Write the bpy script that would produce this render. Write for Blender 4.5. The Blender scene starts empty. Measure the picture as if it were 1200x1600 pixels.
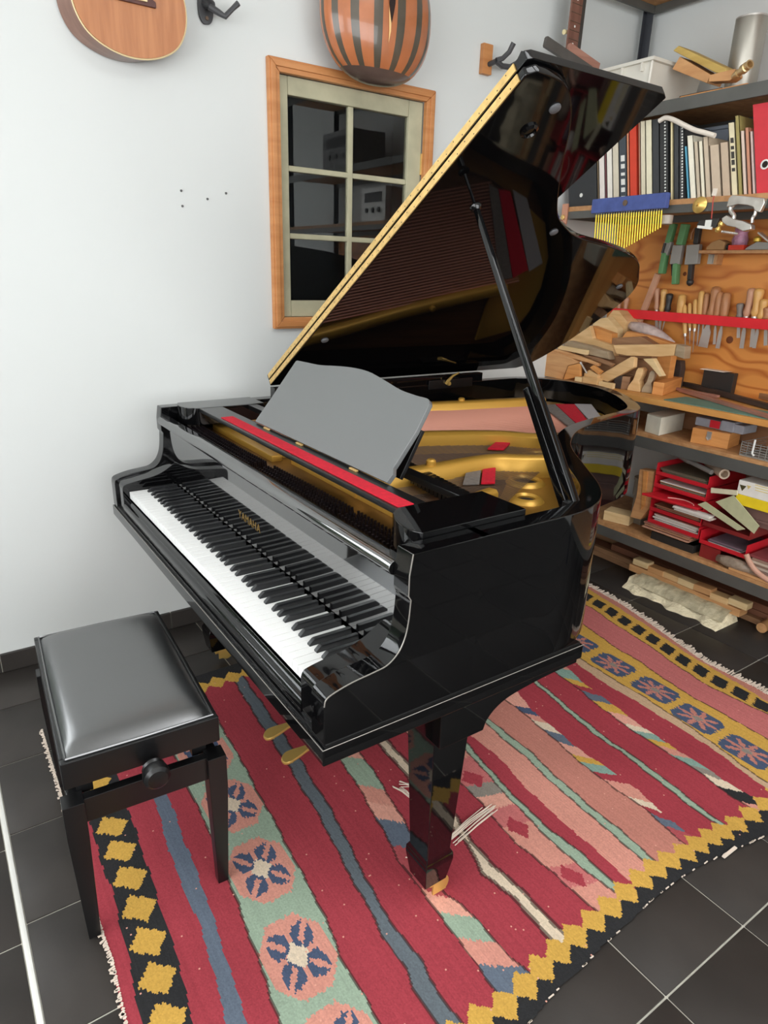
import bpy, bmesh, math, random
import numpy as np
from mathutils import Vector, Matrix
R = math.radians
PI = math.pi
scene = bpy.context.scene
COL = scene.collection
random.seed(7)

# ------------------------------------------------------------------ camera
# world frame: x = from the keyboard to the tail of the piano, y = towards the
# white wall (bass side), z = up; metres
CAM_F, CAM_YAW, CAM_PITCH, CAM_ROLL = 1044.241, 0.9654, 0.3466, 0.0311
CAM_POS = Vector((-0.4845, -0.927, 1.4195))
_cy, _sy, _cp, _sp = math.cos(CAM_YAW), math.sin(CAM_YAW), math.cos(CAM_PITCH), math.sin(CAM_PITCH)
_fwd = Vector((_cp * _cy, _cp * _sy, -_sp))
_rt = Vector((_sy, -_cy, 0.0))
_up = _rt.cross(_fwd)
CAM_R = math.cos(CAM_ROLL) * _rt + math.sin(CAM_ROLL) * _up
CAM_U = -math.sin(CAM_ROLL) * _rt + math.cos(CAM_ROLL) * _up
CAM_D = _fwd
cam_data = bpy.data.cameras.new('camera')
cam_data.sensor_fit = 'VERTICAL'
cam_data.sensor_height = 36.0
cam_data.sensor_width = 27.0
cam_data.lens = CAM_F / 1600.0 * 36.0
cam_data.clip_start = 0.02
cam = bpy.data.objects.new('camera', cam_data)
COL.objects.link(cam)
_m = Matrix((CAM_R, CAM_U, -CAM_D)).transposed().to_4x4()
_m.translation = CAM_POS
cam.matrix_world = _m
scene.camera = cam


def px(a, b, axis, val):
    """point of the place seen at photograph pixel (a, b) on the plane axis = val"""
    d = CAM_R * ((a - 600) / CAM_F) + CAM_U * (-(b - 800) / CAM_F) + CAM_D
    i = 'xyz'.index(axis)
    return CAM_POS + d * ((val - CAM_POS[i]) / d[i])


# ------------------------------------------------------------------ sky and light
world = bpy.data.worlds.new('overcast_sky')
scene.world = world
world.use_nodes = True
wn = world.node_tree
wn.nodes.clear()
wo = wn.nodes.new('ShaderNodeOutputWorld')
wb = wn.nodes.new('ShaderNodeBackground')
wb.inputs['Color'].default_value = (0.965, 0.985, 1.0, 1)
wb.inputs['Strength'].default_value = 6.1
wn.links.new(wb.outputs[0], wo.inputs[0])

ROOM = dict(x0=-2.6, x1=2.70, y0=-3.4, y1=1.573, z1=3.0)
SKYLIGHT = (0.2, 1.6, -1.3, -0.2)      # x0, x1, y0, y1 of the roof light
WESTWIN = (-3.0, 1.1, 0.75, 2.65)        # y0, y1, z0, z1 of the window in the west wall
SOUTHWIN = (-1.9, 2.3, 0.85, 2.55)     # x0, x1, z0, z1 of the windows in the wall behind the camera
DOOR = (-1.80, -0.70, 0.0, 2.12)       # x0, x1, z0, z1 of the garden door in the white wall


def portal(name, loc, rot, sx, sy):
    l = bpy.data.lights.new(name, 'AREA')
    l.shape = 'RECTANGLE'
    l.size, l.size_y = sx, sy
    l.cycles.is_portal = True
    o = bpy.data.objects.new(name, l)
    COL.objects.link(o)
    o.location = loc
    o.rotation_euler = rot


portal('skylight_portal', ((SKYLIGHT[0] + SKYLIGHT[1]) / 2, (SKYLIGHT[2] + SKYLIGHT[3]) / 2, 3.19), (0, 0, 0),
       SKYLIGHT[1] - SKYLIGHT[0], SKYLIGHT[3] - SKYLIGHT[2])
portal('window_portal', (-2.69, (WESTWIN[0] + WESTWIN[1]) / 2, (WESTWIN[2] + WESTWIN[3]) / 2), (R(90), 0, R(-90)),
       WESTWIN[1] - WESTWIN[0], WESTWIN[3] - WESTWIN[2])
portal('back_window_portal', ((SOUTHWIN[0] + SOUTHWIN[1]) / 2, -3.49, (SOUTHWIN[2] + SOUTHWIN[3]) / 2), (R(90), 0, 0),
       SOUTHWIN[1] - SOUTHWIN[0], SOUTHWIN[3] - SOUTHWIN[2])
portal('door_portal', ((DOOR[0] + DOOR[1]) / 2, 1.68, (DOOR[2] + DOOR[3]) / 2), (R(-90), 0, 0),
       DOOR[1] - DOOR[0], DOOR[3] - DOOR[2])

scene.view_settings.view_transform = 'Standard'
scene.view_settings.look = 'None'
scene.view_settings.exposure = 0.0
scene.view_settings.gamma = 1.0
scene.view_settings.use_curve_mapping = False


# ------------------------------------------------------------------ materials
def lin(c):
    c = c / 255.0
    return c / 12.92 if c <= 0.04045 else ((c + 0.055) / 1.055) ** 2.4


def rgb(r, g, b):
    return (lin(r), lin(g), lin(b), 1.0)


MATS = {}


def mat(name, col, rough=0.5, metal=0.0, ior=1.5, noise=None, bump=None, wood=None, trans=0.0, alpha=1.0, coat=0.0,
        sheen=0.0):
    """noise=(scale, amount); bump=(scale, strength, distance); wood=(second colour, scale vector, distortion)"""
    m = bpy.data.materials.new(name)
    MATS[name] = m
    m.use_nodes = True
    nt = m.node_tree
    p = nt.nodes['Principled BSDF']
    p.inputs['Base Color'].default_value = col
    p.inputs['Roughness'].default_value = rough
    p.inputs['Metallic'].default_value = metal
    p.inputs['IOR'].default_value = ior
    p.inputs['Transmission Weight'].default_value = trans
    p.inputs['Alpha'].default_value = alpha
    p.inputs['Coat Weight'].default_value = coat
    p.inputs['Sheen Weight'].default_value = sheen
    L = nt.links.new
    tc = None
    if noise or bump or wood:
        tc = nt.nodes.new('ShaderNodeTexCoord')
    if wood:
        c2, sc, dist = wood
        mp = nt.nodes.new('ShaderNodeMapping')
        mp.inputs['Scale'].default_value = sc
        L(tc.outputs['Object'], mp.inputs['Vector'])
        n = nt.nodes.new('ShaderNodeTexNoise')
        n.inputs['Scale'].default_value = 1.0
        n.inputs['Detail'].default_value = 5
        n.inputs['Distortion'].default_value = dist
        L(mp.outputs[0], n.inputs['Vector'])
        r = nt.nodes.new('ShaderNodeValToRGB')
        r.color_ramp.elements[0].position = 0.33
        r.color_ramp.elements[0].color = c2
        r.color_ramp.elements[1].position = 0.66
        r.color_ramp.elements[1].color = col
        L(n.outputs['Fac'], r.inputs['Fac'])
        L(r.outputs['Color'], p.inputs['Base Color'])
    elif noise:
        n = nt.nodes.new('ShaderNodeTexNoise')
        n.inputs['Scale'].default_value = noise[0]
        n.inputs['Detail'].default_value = 6
        L(tc.outputs['Object'], n.inputs['Vector'])
        a = noise[1]
        r = nt.nodes.new('ShaderNodeValToRGB')
        r.color_ramp.elements[0].position = 0.3
        r.color_ramp.elements[0].color = tuple(v * (1 - a) for v in col[:3]) + (1,)
        r.color_ramp.elements[1].position = 0.7
        r.color_ramp.elements[1].color = tuple(min(1, v * (1 + a)) for v in col[:3]) + (1,)
        L(n.outputs['Fac'], r.inputs['Fac'])
        L(r.outputs['Color'], p.inputs['Base Color'])
    if bump:
        n = nt.nodes.new('ShaderNodeTexNoise')
        n.inputs['Scale'].default_value = bump[0]
        n.inputs['Detail'].default_value = 4
        L(tc.outputs['Object'], n.inputs['Vector'])
        b = nt.nodes.new('ShaderNodeBump')
        b.inputs['Strength'].default_value = bump[1]
        b.inputs['Distance'].default_value = bump[2] if len(bump) > 2 else 0.005
        L(n.outputs['Fac'], b.inputs['Height'])
        L(b.outputs['Normal'], p.inputs['Normal'])
    return m


M_WALL = mat('white_plaster', rgb(212, 215, 213), 0.75, noise=(1.3, 0.015), bump=(60, 0.06, 0.002))
M_CEIL = mat('ceiling_paint', rgb(228, 228, 224), 0.8)
M_SOUTH = mat('workshop_far_wall', rgb(176, 170, 160), 0.8, noise=(2, 0.1))
M_TILE = mat('black_slate_tile', rgb(54, 50, 47), 0.45, noise=(4, 0.25), bump=(14, 0.25, 0.004), ior=1.38)
M_GROUT = mat('pale_grout', rgb(206, 202, 190), 0.9, noise=(30, 0.12))
M_STRIP = mat('white_joint_strip', rgb(225, 224, 218), 0.7)
M_LACQ = mat('black_piano_lacquer', rgb(9, 9, 10), 0.04, ior=1.5)
M_LACQF = mat('fallboard_lacquer_boosted_reflection', rgb(12, 12, 13), 0.03, ior=3.0)  # same black lacquer, reflectivity raised so the fallboard's reflections look brighter
M_LACQ2 = mat('black_satin_lacquer', rgb(11, 11, 12), 0.30, ior=1.6)
M_DESK = mat('desk_grey_wall_reflection', rgb(98, 100, 100), 0.22, ior=1.75)  # grey base colour stands in for the wall's reflection on the desk
M_EDGE = mat('worn_silver_edge', rgb(150, 145, 138), 0.35, metal=0.4)
M_WKEY = mat('white_key_plastic', rgb(240, 240, 238), 0.22, ior=1.5)
M_BKEY = mat('black_key_satin', rgb(18, 19, 22), 0.28, ior=1.6)
M_BRASS = mat('polished_brass', rgb(226, 188, 106), 0.32, metal=0.6)
M_BRASSW = mat('brass_hinge', rgb(226, 190, 122), 0.42, metal=0.6, noise=(60, 0.15))
M_GOLD = mat('gold_plate_paint', rgb(208, 160, 68), 0.36, metal=0.45, bump=(90, 0.08, 0.001))
M_WEB = mat('bronze_web_paint', rgb(158, 116, 50), 0.32, metal=0.45)
M_BRONZE = mat('bronze_pin_plate', rgb(120, 84, 40), 0.30, metal=0.5, noise=(12, 0.2))
M_PIN = mat('blued_steel_pins', rgb(48, 40, 44), 0.35, metal=0.7)
M_COPPER = mat('copper_wound_string', rgb(228, 160, 138), 0.38, metal=0.35)
M_STEEL = mat('steel_wire', rgb(120, 100, 84), 0.4, metal=0.6)
M_SBOARD = mat('spruce_soundboard', rgb(118, 78, 46), 0.45, wood=(rgb(92, 58, 32), (3, 40, 3), 0.5))
M_FELT = mat('red_felt', rgb(196, 10, 40), 0.95, noise=(120, 0.15))
M_GFELT = mat('grey_felt', rgb(120, 112, 106), 0.95, noise=(80, 0.2))
M_LEATHER = mat('black_leather', rgb(42, 43, 44), 0.30, ior=2.4, bump=(220, 0.12, 0.0008))
M_BLACKW = mat('black_painted_wood', rgb(14, 14, 15), 0.32, ior=1.55)
M_CLEARGLASS = mat('window_glass', (0.9, 0.93, 0.93, 1), 0.0, trans=1.0, ior=1.45)


# ------------------------------------------------------------------ mesh helpers
class MB:
    def __init__(self):
        self.v, self.f = [], []

    def add(self, vs, fs):
        n = len(self.v)
        self.v.extend(Vector(p) for p in vs)
        self.f.extend(tuple(i + n for i in f) for f in fs)
        return self

    def obox(self, c, ax, h, taper=1.0):
        """oriented box: centre, three axes, half sizes; taper scales the far end of axis 2"""
        c = Vector(c)
        a, b, d = (Vector(q) for q in ax)
        vs = []
        for sz in (-1, 1):
            k = taper if sz > 0 else 1.0
            for sx, sy in ((-1, -1), (1, -1), (1, 1), (-1, 1)):
                vs.append(c + a * (sx * h[0] * k) + b * (sy * h[1] * k) + d * (sz * h[2]))
        return self.add(vs, [(3, 2, 1, 0), (4, 5, 6, 7), (0, 1, 5, 4), (1, 2, 6, 5), (2, 3, 7, 6), (3, 0, 4, 7)])

    def box(self, x0, x1, y0, y1, z0, z1):
        return self.obox(((x0 + x1) / 2, (y0 + y1) / 2, (z0 + z1) / 2), ((1, 0, 0), (0, 1, 0), (0, 0, 1)),
                         (abs(x1 - x0) / 2, abs(y1 - y0) / 2, abs(z1 - z0) / 2))

    def prism(self, pts, o, u, v, w, t):
        """polygon pts (a, b) in frame o + a u + b v, extruded by t along w"""
        o, u, v, w = Vector(o), Vector(u), Vector(v), Vector(w)
        n = len(pts)
        p0 = [o + u * a + v * b for a, b in pts]
        p1 = [q + w * t for q in p0]
        fs = [tuple(reversed(range(n))), tuple(range(n, 2 * n))]
        fs += [(i, (i + 1) % n, n + (i + 1) % n, n + i) for i in range(n)]
        return self.add(p0 + p1, fs)

    def tube(self, path, r, seg=8, cap=True):
        path = [Vector(p) for p in path]
        n = len(path)
        rs = r if isinstance(r, (list, tuple)) else [r] * n
        vs, fs = [], []
        t0 = (path[1] - path[0]).normalized()
        ref = Vector((0, 0, 1)) if abs(t0.z) < 0.9 else Vector((1, 0, 0))
        a = t0.cross(ref).normalized()
        for i in range(n):
            t = (path[min(i + 1, n - 1)] - path[max(i - 1, 0)]).normalized()
            a = (a - t * a.dot(t)).normalized()
            b = t.cross(a)
            for k in range(seg):
                g = 2 * PI * k / seg
                vs.append(path[i] + (a * math.cos(g) + b * math.sin(g)) * rs[i])
        for i in range(n - 1):
            for k in range(seg):
                k2 = (k + 1) % seg
                fs.append((i * seg + k, i * seg + k2, (i + 1) * seg + k2, (i + 1) * seg + k))
        if cap:
            fs.append(tuple(reversed(range(seg))))
            fs.append(tuple(range((n - 1) * seg, n * seg)))
        return self.add(vs, fs)

    def lathe(self, prof, o, axis=(0, 0, 1), seg=20, cap=True):
        """prof: (radius, height) along axis"""
        o = Vector(o)
        w = Vector(axis).normalized()
        ref = Vector((0, 0, 1)) if abs(w.z) < 0.9 else Vector((1, 0, 0))
        a = w.cross(ref).normalized()
        b = w.cross(a)
        vs, fs = [], []
        for r, h in prof:
            for k in range(seg):
                g = 2 * PI * k / seg
                vs.append(o + w * h + (a * math.cos(g) + b * math.sin(g)) * r)
        for i in range(len(prof) - 1):
            for k in range(seg):
                k2 = (k + 1) % seg
                fs.append((i * seg + k, i * seg + k2, (i + 1) * seg + k2, (i + 1) * seg + k))
        if cap:
            fs.append(tuple(reversed(range(seg))))
            fs.append(tuple(range((len(prof) - 1) * seg, len(prof) * seg)))
        return self.add(vs, fs)

    def mesh(self, name, m, origin, bevel=0.0, angle=35, seg=2, smooth=True):
        me = bpy.data.meshes.new(name)
        o = Vector(origin)
        me.from_pydata([tuple(p - o) for p in self.v], [], self.f)
        bm = bmesh.new()
        bm.from_mesh(me)
        bmesh.ops.recalc_face_normals(bm, faces=bm.faces)
        if bevel > 0:
            ed = [e for e in bm.edges if len(e.link_faces) == 2 and e.calc_face_angle(0) > R(40)]
            bmesh.ops.bevel(bm, geom=ed, offset=bevel, segments=seg, profile=0.5, affect='EDGES', clamp_overlap=True)
        bm.to_mesh(me)
        bm.free()
        if smooth:
            me.polygons.foreach_set('use_smooth', [True] * len(me.polygons))
            me.set_sharp_from_angle(angle=R(angle))
        me.materials.append(m)
        me.update()
        return me


ORIGIN = {}


def obj(name, data, loc=(0, 0, 0), parent=None):
    o = bpy.data.objects.new(name, data)
    COL.objects.link(o)
    o.location = loc
    if parent:
        o.parent = parent
    return o


def tag(o, label=None, cat=None, group=None, kind=None):
    if label:
        o['label'] = label
    if cat:
        o['category'] = cat
    if group:
        o['group'] = group
    if kind:
        o['kind'] = kind
    return o


def weighted(o):
    w = o.modifiers.new('weighted_normals', 'WEIGHTED_NORMAL')
    w.keep_sharp = True


def thing(name, label, cat, loc, group=None, kind=None):
    """an Empty at the base of a thing; its parts are parented to it"""
    o = obj(name, None, loc)
    o.empty_display_size = 0.05
    ORIGIN[o] = Vector(loc)
    return tag(o, label, cat, group, kind)


def part(name, mb, m, parent, bevel=0.0, label=None, kind=None, angle=35, seg=2, smooth=True):
    """mesh built in world coordinates, linked as a child of parent"""
    og = ORIGIN[parent]
    o = obj(name, mb.mesh(name, m, og, bevel, angle, seg, smooth), (0, 0, 0), parent)
    if bevel > 0:
        weighted(o)
    ORIGIN[o] = og
    return tag(o, label, None, None, kind)


def solo(name, mb, m, label, cat, loc, group=None, bevel=0.0, kind=None, angle=35, seg=2):
    """a thing that is one mesh, its origin at loc"""
    o = obj(name, mb.mesh(name, m, loc, bevel, angle, seg), loc)
    if bevel > 0:
        weighted(o)
    ORIGIN[o] = Vector(loc)
    return tag(o, label, cat, group, kind)


def structure(name, mb, m, loc=(0, 0, 0), bevel=0.0):
    o = obj(name, mb.mesh(name, m, loc, bevel), loc)
    ORIGIN[o] = Vector(loc)
    o['kind'] = 'structure'
    return o


def smooth_path(pts, n=6, closed=False):
    """Catmull-Rom through 2-D or 3-D points"""
    P = [Vector(p if len(p) == 3 else (p[0], p[1], 0)) for p in pts]
    out = []
    m = len(P)
    for i in range(m if closed else m - 1):
        p0 = P[(i - 1) % m] if closed or i > 0 else P[0] * 2 - P[1]
        p1 = P[i]
        p2 = P[(i + 1) % m]
        p3 = P[(i + 2) % m] if closed or i + 2 < m else P[-1] * 2 - P[-2]
        for k in range(n):
            t = k / n
            out.append(0.5 * ((2 * p1) + (p2 - p0) * t + (2 * p0 - 5 * p1 + 4 * p2 - p3) * t * t
                              + (3 * p1 - p0 - 3 * p2 + p3) * t ** 3))
    if not closed:
        out.append(P[-1])
    return [tuple(p) if len(pts[0]) == 3 else (p.x, p.y) for p in out]


X, Y, Zv = (1, 0, 0), (0, 1, 0), (0, 0, 1)

# ------------------------------------------------------------------ the room
x0, x1, y0, y1, z1 = ROOM['x0'], ROOM['x1'], ROOM['y0'], ROOM['y1'], ROOM['z1']
WIN = (0.722, 1.386, 1.229, 2.071)     # opening of the small interior window: x0, x1, z0, z1
w = MB()
for a, b, c, d in ((x0 - .1, DOOR[0], 0, z1), (DOOR[0], DOOR[1], DOOR[3], z1), (DOOR[1], WIN[0], 0, z1),
                   (WIN[0], WIN[1], 0, WIN[2]), (WIN[0], WIN[1], WIN[3], z1), (WIN[1], x1 + .1, 0, z1)):
    w.box(a, b, y1, y1 + .10, c, d)
wall_n = structure('wall_left', w, M_WALL, (0, y1, 0))
wall_e = structure('wall_right', MB().box(x1, x1 + .1, y0 - .1, y1, 0, z1), M_WALL, (x1, 0, 0))
w = MB()
for a, b, c, d in ((y0 - .1, WESTWIN[0], 0, z1), (WESTWIN[0], WESTWIN[1], 0, WESTWIN[2]),
                   (WESTWIN[0], WESTWIN[1], WESTWIN[3], z1), (WESTWIN[1], y1 + .1, 0, z1)):
    w.box(x0 - .1, x0, a, b, c, d)
structure('wall_front', w, M_WALL, (x0, 0, 0))
w = MB()
for a, b, c, d in ((x0, SOUTHWIN[0], 0, z1), (SOUTHWIN[0], SOUTHWIN[1], 0, SOUTHWIN[2]), (SOUTHWIN[0], SOUTHWIN[1], SOUTHWIN[3], z1), (SOUTHWIN[1], x1, 0, z1)):
    w.box(a, b, y0 - .1, y0, c, d)
structure('wall_back', w, M_SOUTH, (0, y0, 0))
w = MB()
S = SKYLIGHT
for a, b, c, d in ((x0 - .1, S[0], y0 - .1, y1 + .1), (S[1], x1 + .1, y0 - .1, y1 + .1),
                   (S[0], S[1], y0 - .1, S[2]), (S[0], S[1], S[3], y1 + .1)):
    w.box(a, b, c, d, z1, z1 + .18)
structure('ceiling', w, M_CEIL, (0, 0, z1))

# floor: a bed of grout, every tile a slab of its own
floor = structure('floor', MB().box(x0 - .1, x1 + .1, y0 - .1, y1 + .1, -.06, -.004), M_GROUT)
TS, G = 0.30, 0.0045
tile_cache = {}


def tile(ax, bx, ay, by, many=None):
    h = random.uniform(-.0006, .0)
    if many is not None:
        many.box(ax, bx, ay, by, -.012, h)
        return
    key = (round(bx - ax, 4), round(by - ay, 4))
    if key not in tile_cache:
        sx, sy = key
        tile_cache[key] = MB().box(-sx / 2, sx / 2, -sy / 2, sy / 2, -.012, 0).mesh('tile', M_TILE, (0, 0, 0), 0.0015)
    obj('tile', tile_cache[key], ((ax + bx) / 2, (ay + by) / 2, h), floor)


far_tiles = MB()
xs = [-.515 + .012, -.31] + [-.31 + TS * i for i in range(1, 11)] + [x1 + G / 2]
ys = [-.475 + TS * i for i in range(-10, 7)] + [y1 + G / 2]
for i in range(len(xs) - 1):
    for j in range(len(ys) - 1):
        ax, bx, ay, by = xs[i] + G / 2, xs[i + 1] - G / 2, max(ys[j], y0) + G / 2, ys[j + 1] - G / 2
        tile(ax, bx, ay, by, None if ys[j] > -1.1 else far_tiles)
xs = [-.515 - TS * i for i in range(0, 7)] + [x0]
ys = [.38 + TS * i for i in range(-13, 4)] + [y1 + G / 2]
for i in range(len(xs) - 1):
    for j in range(len(ys) - 1):
        ax, bx, ay, by = xs[i + 1] + G / 2, xs[i] - G / 2, max(ys[j], y0) + G / 2, ys[j + 1] - G / 2
        if by - ay > .02 and bx - ax > .02:
            tile(ax, bx, ay, by, None if i == 0 and ys[j] > -.6 else far_tiles)
o = obj('outer_tiles', far_tiles.mesh('outer_tiles', M_TILE, (0, 0, 0)), (0, 0, 0), floor)
o['kind'] = 'stuff'
obj('joint_strip', MB().box(-.515, -.503, y0, y1, -.012, .0005).mesh('joint_strip', M_STRIP, (0, 0, 0), .001), (0, 0, 0), floor)

# skirting of dark tiles along the white wall
base = structure('baseboard_left', MB().box(DOOR[1], x1, y1 - .008, y1, 0.0, .072), M_GROUT, (0, y1, 0))
e = DOOR[1]
for q in [-.429 + .309 * i for i in range(0, 11)]:
    if q > x1:
        q = x1
    if q - e > .02:
        part('skirting_tile', MB().box(e + .0015, q - .0015, y1 - .016, y1 - .002, .002, .074), M_TILE, base, .002)
    e = q

# garden door in the white wall, left of the photograph (seen only as a reflection in the lacquer)
M_DFRAME = mat('dark_door_frame', rgb(40, 36, 33), 0.5)
door = thing('door_1', None, None, (DOOR[0], y1, 0), kind='structure')
w = MB()
for a, b, c, d in ((DOOR[0], DOOR[0] + .09, 0, DOOR[3]), (DOOR[1] - .09, DOOR[1], 0, DOOR[3]),
                   (DOOR[0] + .09, DOOR[1] - .09, DOOR[3] - .09, DOOR[3]), (DOOR[0] + .09, DOOR[1] - .09, 0, .14),
                   (DOOR[0] + .09, DOOR[1] - .09, .95, 1.03)):
    w.box(a, b, y1 + .02, y1 + .07, c, d)
part('door_frame', w, M_DFRAME, door, .003)
for c, d in ((.14, .95), (1.03, DOOR[3] - .09)):
    part('pane', MB().box(DOOR[0] + .09, DOOR[1] - .09, y1 + .042, y1 + .047, c, d), M_CLEARGLASS, door)
M_HEDGE = mat('hedge_leaves', rgb(40, 62, 30), 0.7, noise=(9, 0.5))
M_PAVE = mat('garden_paving', rgb(120, 114, 104), 0.9, noise=(3, 0.2))
structure('garden_ground', MB().box(-5.5, 4.5, y1 + .1, 6.0, -.10, -.02), M_PAVE, (0, 3, -.1))
hv = MB()
rh = random.Random(3)
for k in range(420):
    cx, cz = rh.uniform(-4.6, .8), rh.uniform(.05, 1.75)
    cc = Vector((cx, 3.4 + rh.uniform(-.15, .2), cz))
    n = Vector((rh.uniform(-1, 1), rh.uniform(-1.2, .2), rh.uniform(-.6, 1))).normalized()
    t = n.orthogonal().normalized()
    b = n.cross(t)
    s = rh.uniform(.07, .15)
    hv.add([cc - t * s, cc - b * s * .5 + n * .02, cc + t * s, cc + b * s * .5 + n * .02], [(0, 1, 2, 3)])
hv.box(-4.7, .9, 3.55, 3.9, 0, 1.7)
solo('garden_hedge', hv, M_HEDGE, 'dark green leafy hedge outside the glazed garden door', 'hedge', (-1.9, 3.6, 0), kind='stuff')

# window openings above: frames of roof light and west window
M_WFRAME = mat('white_window_frame', rgb(222, 222, 220), 0.5)
sky = thing('window_2', None, None, ((S[0] + S[1]) / 2, (S[2] + S[3]) / 2, z1), kind='structure')
w = MB()
for k in range(4):
    xx = S[0] + (S[1] - S[0]) * k / 3
    w.box(xx - .025, xx + .025, S[2], S[3], z1 + .06, z1 + .12)
w.box(S[0], S[1], S[2], S[2] + .05, z1 + .06, z1 + .12).box(S[0], S[1], S[3] - .05, S[3], z1 + .06, z1 + .12)
part('window_frame', w, M_WFRAME, sky, .003)
ww = thing('window_3', None, None, (x0, (WESTWIN[0] + WESTWIN[1]) / 2, WESTWIN[2]), kind='structure')
w = MB()
for k in range(4):
    yy = WESTWIN[0] + (WESTWIN[1] - WESTWIN[0]) * k / 3
    w.box(x0 - .07, x0 - .02, yy - .03, yy + .03, WESTWIN[2], WESTWIN[3])
for zz in (WESTWIN[2] + .03, WESTWIN[3] - .03):
    w.box(x0 - .07, x0 - .02, WESTWIN[0], WESTWIN[1], zz - .03, zz + .03)
part('window_frame', w, M_WFRAME, ww, .003)
ws = thing('window_4', None, None, ((SOUTHWIN[0] + SOUTHWIN[1]) / 2, y0, SOUTHWIN[2]), kind='structure')
w = MB()
for k in range(5):
    xx = SOUTHWIN[0] + (SOUTHWIN[1] - SOUTHWIN[0]) * k / 4
    w.box(xx - .03, xx + .03, y0 - .07, y0 - .02, SOUTHWIN[2], SOUTHWIN[3])
for zz in (SOUTHWIN[2] + .03, SOUTHWIN[3] - .03):
    w.box(SOUTHWIN[0], SOUTHWIN[1], y0 - .07, y0 - .02, zz - .03, zz + .03)
part('window_frame', w, M_WFRAME, ws, .003)

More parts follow.
